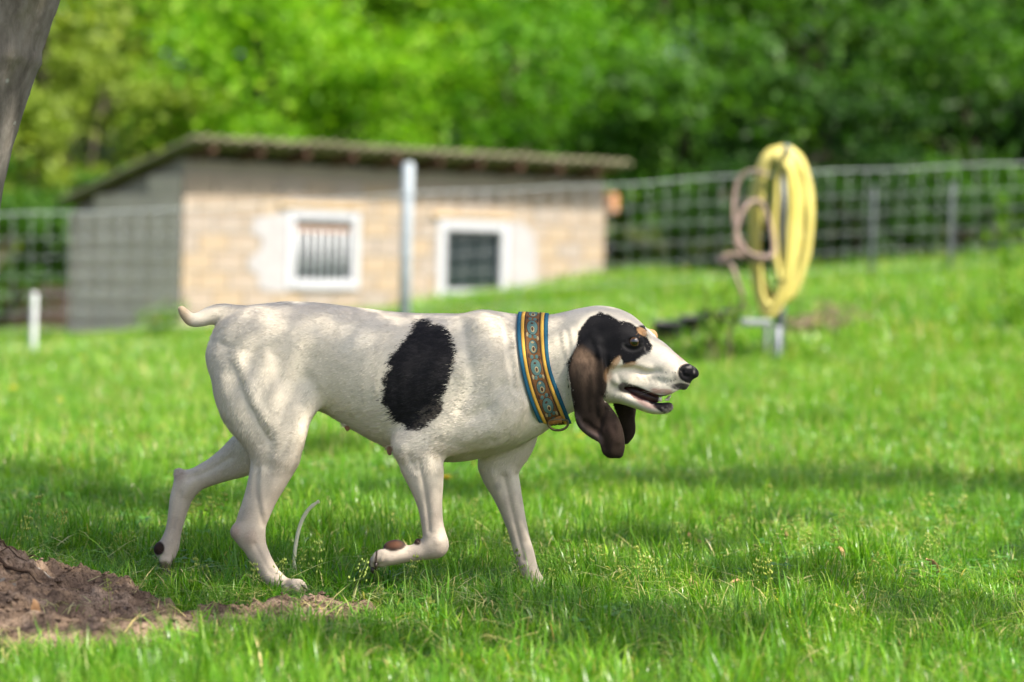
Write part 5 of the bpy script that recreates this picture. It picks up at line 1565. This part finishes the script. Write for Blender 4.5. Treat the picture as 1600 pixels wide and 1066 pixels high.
# ------------------------------------------------------------------ the grass: blades gathered in tufts, set out over the lawn
def grass_mat(name, c1, c2, c3, dry, trans=.42):
    m = bpy.data.materials.new(name); m.use_nodes = True
    n = NB(m); n.n.remove(n.b); out = n.n['Material Output']
    at = n.new('ShaderNodeAttribute', _attribute_name='tint')
    sep = n.new('ShaderNodeSeparateColor'); n.link(at.outputs['Color'], sep.inputs[0])
    oi = n.new('ShaderNodeObjectInfo')
    col = n.ramp(sep.outputs[0], [(0, c1), (.5, c2), (1, c3)])
    col = n.mix(sep.outputs[1], col, dry)
    pos = n.new('ShaderNodeNewGeometry')
    f = n.noise(pos.outputs['Position'], 1.1, 3)
    col = n.mix(1.0, col, n.ramp(f, [(.3, (.78, .86, .8)), (.7, (1.22, 1.10, 1.0))]), 'MULTIPLY')
    col = n.mix(1.0, col, n.ramp(oi.outputs['Random'], [(0, (.78, .85, .8)), (1, (1.2, 1.12, 1.1))]), 'MULTIPLY')
    d = n.new('ShaderNodeBsdfPrincipled'); d.inputs['Roughness'].default_value = .30; d.inputs['Specular IOR Level'].default_value = .35
    n.link(col, d.inputs['Base Color'])
    t = n.new('ShaderNodeBsdfTranslucent'); n.link(n.mix(1.0, col, (1.3, 1.3, .5), 'MULTIPLY'), t.inputs['Color'])
    mx = n.new('ShaderNodeMixShader'); mx.inputs[0].default_value = trans
    n.link(d.outputs[0], mx.inputs[1]); n.link(t.outputs[0], mx.inputs[2]); n.link(mx.outputs[0], out.inputs['Surface'])
    return m
M_GRASS = grass_mat('grass_blade', (.038, .14, .006), (.118, .315, .016), (.28, .47, .045), (.52, .46, .23))
def tuft(name, n, rad, h0, h1, w, seed, seg=5, dryp=.05, lay=1.0):
    r = np.random.default_rng(seed)
    V_, F_, C_ = [], [], []
    sway = r.uniform(0, 2 * np.pi)
    for k in range(n):
        a = r.uniform(0, 2 * np.pi); q = rad * math.sqrt(r.random())
        base = np.array([q * math.cos(a), q * math.sin(a), -.008])
        da = a + r.normal(0, .8) if r.random() < .6 else sway + r.normal(0, .7)
        d = np.array([math.cos(da), math.sin(da), 0]); tw = r.uniform(-.6, .6); s = np.array([-d[1], d[0], 0])
        L = r.uniform(h0, h1) * (1.0 if r.random() > .12 else 1.5)          # blade length; it arches over by its own weight
        e0 = R(90) - abs(r.normal(0, .32)) * lay; bend = abs(r.normal(.55, .5)) * lay + (.8 if r.random() < .2 else 0)
        ww = w * r.uniform(.55, 1.2); tint = np.clip(r.normal(.45, .34), 0, 1); dry = 1.0 if r.random() < dryp else (.25 * r.random() if r.random() < .2 else 0.0)
        o = len(V_); c = base.copy()
        for i in range(seg + 1):
            t = i / seg
            el = e0 - bend * t ** 1.4 * 1.5
            ss = s * math.cos(tw * t) + np.array([0, 0, 1]) * math.sin(tw * t) * .8
            wt = ww * (1 - t ** 2.4) * (.65 + .35 * min(1, t * 3)) * .5
            if i < seg:
                V_ += [c - ss * wt, c + ss * wt]
                C_ += [(tint * (.55 + .45 * t), dry, 0)] * 2
            else:
                V_.append(c.copy()); C_.append((min(1, tint + .1), min(1, dry + .1), 0))
            c = c + (d * math.cos(el) + np.array([0, 0, math.sin(el)])) * (L / seg)
        for i in range(seg - 1):
            F_.append((o + 2 * i, o + 2 * i + 1, o + 2 * i + 3)); F_.append((o + 2 * i, o + 2 * i + 3, o + 2 * i + 2))
        F_.append((o + 2 * seg - 2, o + 2 * seg - 1, o + 2 * seg))
    me = mesh_np(name, np.array(V_), np.array(F_)); col_attr(me, np.array(C_)); me.materials.append(M_GRASS)
    ob = bpy.data.objects.new(name, me)
    return ob
def seed_head(name, seed):
    r = np.random.default_rng(seed); h = r.uniform(.11, .16)
    bend = r.uniform(-.03, .03)
    stem = catmull([(0, 0, 0), (bend * .4, 0, h * .5), (bend, .004, h)], 5)
    me = tube_mesh(name, stem, list(np.linspace(.0008, .0004, len(stem))), 4)
    V_ = [v.co[:] for v in me.vertices]; F_ = [tuple(p.vertices) for p in me.polygons]
    C_ = [(.7, .35, 0)] * len(V_)
    for k in range(26):
        t = r.uniform(.55, 1.0); c = stem[min(int(t * (len(stem) - 1)), len(stem) - 1)] + 0
        a = r.uniform(0, 6.28); L = .022 * (1.15 - t) * 2.0 * r.uniform(.4, 1)
        e = c + np.array([math.cos(a) * L, math.sin(a) * L, L * .5])
        s = .0019; o = len(V_)
        V_ += [tuple(e + q) for q in (np.array([s, 0, 0]), np.array([-s, 0, 0]), np.array([0, s, 0]), np.array([0, -s, 0]), np.array([0, 0, 2.2 * s]), np.array([0, 0, -2.2 * s]))]
        F_ += [(o + i, o + j, o + k_) for (i, j, k_) in ((0, 2, 4), (2, 1, 4), (1, 3, 4), (3, 0, 4), (2, 0, 5), (1, 2, 5), (3, 1, 5), (0, 3, 5))]
        C_ += [(.9, .45, 0)] * 6
    bpy.data.meshes.remove(me)
    me = mesh(name, V_, F_); col_attr(me, np.array(C_)); me.materials.append(M_GRASS)
    return bpy.data.objects.new(name, me)
def scatter(name, protos, pts, rot, scl, idx, label, cat):
    col = bpy.data.collections.new(name + '_kinds')
    for i, o in enumerate(protos):
        o.name = f'{name}_kind_{i:02d}'; col.objects.link(o)
    me = bpy.data.meshes.new(name)
    me.vertices.add(len(pts)); me.vertices.foreach_set('co', np.asarray(pts, np.float32).ravel())
    for nm, ty, arr in (('rot', 'FLOAT_VECTOR', rot), ('scl', 'FLOAT_VECTOR', scl), ('kind_id', 'INT', idx)):
        a = me.attributes.new(nm, ty, 'POINT')
        a.data.foreach_set('vector' if ty == 'FLOAT_VECTOR' else 'value', np.asarray(arr, np.float32 if ty != 'INT' else np.int32).ravel())
    ob = bpy.data.objects.new(name, me); COL.objects.link(ob)
    ng = bpy.data.node_groups.new(name + '_set_out', 'GeometryNodeTree')
    ng.interface.new_socket('Geometry', in_out='INPUT', socket_type='NodeSocketGeometry'); ng.interface.new_socket('Geometry', in_out='OUTPUT', socket_type='NodeSocketGeometry')
    N = ng.nodes; gi = N.new('NodeGroupInput'); go = N.new('NodeGroupOutput')
    ci = N.new('GeometryNodeCollectionInfo'); ci.inputs['Collection'].default_value = col
    ci.inputs['Separate Children'].default_value = True; ci.inputs['Reset Children'].default_value = True
    ip = N.new('GeometryNodeInstanceOnPoints'); ip.inputs['Pick Instance'].default_value = True
    def attr(nm, ty):
        x = N.new('GeometryNodeInputNamedAttribute'); x.data_type = ty; x.inputs['Name'].default_value = nm; return x.outputs['Attribute']
    L = ng.links.new
    mp = N.new('GeometryNodeMeshToPoints')
    L(gi.outputs[0], mp.inputs[0]); L(mp.outputs[0], ip.inputs['Points'])
    L(ci.outputs[0], ip.inputs['Instance']); L(attr('kind_id', 'INT'), ip.inputs['Instance Index'])
    e2r = N.new('FunctionNodeEulerToRotation'); L(attr('rot', 'FLOAT_VECTOR'), e2r.inputs[0]); L(e2r.outputs[0], ip.inputs['Rotation'])
    L(attr('scl', 'FLOAT_VECTOR'), ip.inputs['Scale']); L(ip.outputs[0], go.inputs[0])
    md = ob.modifiers.new('set_out', 'NODES'); md.node_group = ng
    tag(ob, label, cat, kind='stuff')
    return ob
gr = np.random.default_rng(21)
def spread(y0, y1, dens, xw):
    """even scatter; xw(y) half width"""
    wmax = max(xw(y0), xw(y1)); n = int(dens * (y1 - y0) * 2 * wmax)
    y = gr.uniform(y0, y1, n); x = gr.uniform(-wmax, wmax, n)
    k = np.abs(x) < xw(y)
    return x[k], y[k]
hw = lambda y: y * .212 * 1.12 + .55
P_, S_, I_ = [], [], []
near = [tuft('t', 40, .045, .04, .105, .0023, 200 + i, 6, .03) for i in range(8)] + [tuft('t', 36, .055, .025, .07, .0021, 230 + i, 5, .10, 1.5) for i in range(5)] + [tuft('t', 16, .02, .07, .15, .0040, 250 + i, 6, .02, .9) for i in range(2)]
mid = [tuft('t', 54, .10, .045, .11, .0042, 300 + i, 4, .05, 1.1) for i in range(6)]
far = [tuft('t', 70, .21, .06, .14, .0085, 400 + i, 3, .05, 1.1) for i in range(6)]
for (y0, y1, dens, k0, k1) in ((3.3, 4.6, 560, 0, 15), (4.6, 7.6, 760, 0, 15), (7.6, 13, 240, 15, 21), (13, 31, 62, 21, 27)):
    x, y = spread(y0, y1, dens, hw)
    q = np.stack([x, y], 1)
    hgt = .32 + .95 * fbm(q * 1.9, 3, 90) * (.6 + .8 * fbm(q * 6, 2, 91))
    ok = np.ones(len(x), bool)
    if y0 < 6:
        sm = soil_mask(x, y, .05)
        thin = sstep(-.015, .035, sm)
        ok &= gr.random(len(x)) < np.maximum(thin, .07)
        hgt *= .55 + .45 * sstep(.0, .16, sm)
        hgt *= 1 - .42 * np.exp(-(((x + .10) / .85) ** 2 + ((y - 5.22) / .26) ** 2))
        # rank growth where nobody treads, by the trunk
        hgt *= 1 + .35 * np.exp(-(((x + 1.1) / .5) ** 2 + ((y - 5.75) / .35) ** 2)) + .25 * np.exp(-(((x + .55) / .4) ** 2 + ((y - 5.7) / .25) ** 2))
    if y1 > 20:
        dx = x - hc[0]; dyy = y - hc[1]
        lx_ = dx * HD[0] + dyy * HD[1]; ly_ = -dx * HD[1] + dyy * HD[0]
        ok &= ~((lx_ > -.05) & (lx_ < HL + .1) & (ly_ > -.08) & (ly_ < HDp + .1))
        hgt *= 1 + .5 * sstep(.2, 1.6, x) * sstep(18.2, 19.4, y)
    x, y, hgt = x[ok], y[ok], hgt[ok]
    P_.append(np.stack([x, y, terrain(x, y)], 1)); S_.append(np.stack([np.full(len(x), 1.0), np.full(len(x), 1.0), hgt], 1))
    I_.append(gr.integers(k0, k1, len(x)))
P_, S_, I_ = np.vstack(P_), np.vstack(S_), np.concatenate(I_)
S_ *= gr.uniform(.8, 1.2, (len(P_), 1))
R_ = np.stack([gr.normal(0, .10, len(P_)), gr.normal(0, .10, len(P_)), gr.uniform(0, 6.283, len(P_))], 1)
scatter('grass', near + mid + far, P_, R_, S_, I_, 'lush green lawn grass, dappled with shade round the dog', 'grass')
# flowering grass heads
sx_, sy_ = [], []
for (u, v, n, sp_) in ((312, 835, 20, .07), (120, 880, 10, .15), (930, 915, 16, .12), (1340, 890, 30, .35), (1180, 850, 16, .3), (720, 930, 14, .3), (540, 940, 4, .1), (250, 870, 6, .12), (1500, 900, 16, .25), (1000, 960, 12, .3), (1400, 800, 16, .4), (800, 800, 14, .5)):
    p = ground_at(u, v + 25); n = max(3, int(n * .6))
    sx_ += list(gr.normal(p[0], sp_, n)); sy_ += list(gr.normal(p[1], sp_ * .8, n))
ux, uy = spread(4.6, 13, 1.0, hw)
sx_ = np.concatenate([sx_, ux]); sy_ = np.concatenate([sy_, uy])
n = len(sx_)
scatter('seed_heads', [seed_head('s', 500 + i) for i in range(5)], np.stack([sx_, sy_, terrain(sx_, sy_)], 1),
        np.stack([gr.normal(0, .22, n), gr.normal(0, .22, n), gr.uniform(0, 6.28, n)], 1), np.repeat(gr.uniform(.55, 1.1, (n, 1)), 3, 1), gr.integers(0, 5, n),
        'pale flowering heads of meadow grass scattered through the lawn', 'grass')

# clover and other small broad leaves low in the turf
M_CLOVER = leaf_mat('clover_leaf', (.035, .13, .012), (.06, .19, .02), (.11, .25, .04), .3, .4)
def clover(name, seed):
    r = np.random.default_rng(seed); V_, F_, C_ = [], [], []
    for k in range(7):
        a = r.uniform(0, 6.28); q = r.uniform(0, .05); h = r.uniform(.015, .05); c = np.array([q * math.cos(a), q * math.sin(a), h]); a0 = r.uniform(0, 6.28); s = r.uniform(.006, .012)
        tint = r.uniform(.2, 1)
        for j in range(3):
            b = a0 + j * 2.094; d = np.array([math.cos(b), math.sin(b), r.uniform(-.1, .35)]); e = np.array([-math.sin(b), math.cos(b), 0]); o = len(V_)
            V_ += [c, c + d * s * .7 + e * s * .62, c + d * s * 1.35 + e * s * .3, c + d * s * 1.35 - e * s * .3, c + d * s * .7 - e * s * .62]
            F_ += [(o, o + 1, o + 2), (o, o + 2, o + 3), (o, o + 3, o + 4)]; C_ += [(tint, 0, 0)] * 5
    me = mesh_np(name, np.array(V_), np.array(F_), False); col_attr(me, np.array(C_)); me.materials.append(M_CLOVER)
    return bpy.data.objects.new(name, me)
x, y = spread(4.2, 9, 60, hw)
k = (fbm(np.stack([x, y], 1) * 1.6, 3, 95) > .52) & (soil_mask(x, y) > .01); x, y = x[k], y[k]; n = len(x)
scatter('clover', [clover('c', 600 + i) for i in range(5)], np.stack([x, y, terrain(x, y)], 1), np.stack([np.zeros(n), np.zeros(n), gr.uniform(0, 6.28, n)], 1),
        np.repeat(gr.uniform(.7, 1.3, (n, 1)), 3, 1), gr.integers(0, 5, n), 'patches of small clover leaves low in the lawn', 'clover')
# dead straw lying in the turf
def straw(name, seed):
    r = np.random.default_rng(seed); V_, F_, C_ = [], [], []
    for k in range(5):
        a = r.uniform(0, 6.28); c = np.array([r.uniform(-.04, .04), r.uniform(-.04, .04), r.uniform(.012, .045)]); L = r.uniform(.02, .06); d = np.array([math.cos(a), math.sin(a), r.uniform(-.2, .4)]); s = np.array([-d[1], d[0], 0]) * .0011
        o = len(V_); V_ += [c - d * L - s, c - d * L + s, c + np.array([0, 0, .004]) + s, c + np.array([0, 0, .004]) - s, c + d * L]
        F_ += [(o, o + 1, o + 2), (o, o + 2, o + 3), (o + 3, o + 2, o + 4)]; C_ += [(.8, r.uniform(.7, 1), 0)] * 5
    me = mesh_np(name, np.array(V_), np.array(F_), False); col_attr(me, np.array(C_)); me.materials.append(M_GRASS)
    return bpy.data.objects.new(name, me)
x, y = spread(4.2, 9, 85, hw); n = len(x)
scatter('dead_straw', [straw('w', 700 + i) for i in range(5)], np.stack([x, y, terrain(x, y)], 1), np.stack([np.zeros(n), np.zeros(n), gr.uniform(0, 6.28, n)], 1),
        np.repeat(gr.uniform(.7, 1.3, (n, 1)), 3, 1), gr.integers(0, 5, n), 'bits of dead straw lying in the lawn', 'straw')

# the wood goes on to both sides of the view
wr = np.random.default_rng(33)
kinds = []
for key, lm in (('a', 'olive'), ('b', 'fresh'), ('c', 'mid'), ('b', 'deep')):
    o = bpy.data.objects.new('wood_crown', CROWN[key][0].copy()); o.data.materials.clear(); o.data.materials.append(LEAFM[lm]); kinds.append(o)
wx = np.concatenate([wr.uniform(-42, -13.5, 46), wr.uniform(15.5, 42, 42)]); wy = np.concatenate([wr.uniform(33, 62, 46), wr.uniform(33, 62, 42)])
wid = np.where(wx < 0, wr.integers(0, 3, len(wx)), wr.integers(1, 4, len(wx)))
wz = terrain(wx, wy) + wr.uniform(1.4, 4.5, len(wx))
scatter('side_wood', kinds, np.stack([wx, wy, wz], 1), np.stack([np.zeros(len(wx)), np.zeros(len(wx)), wr.uniform(0, 6.28, len(wx))], 1), np.repeat(wr.uniform(1.0, 1.7, (len(wx), 1)), 3, 1), wid,
        'green wood carrying on along the hillside to either side', 'wood')
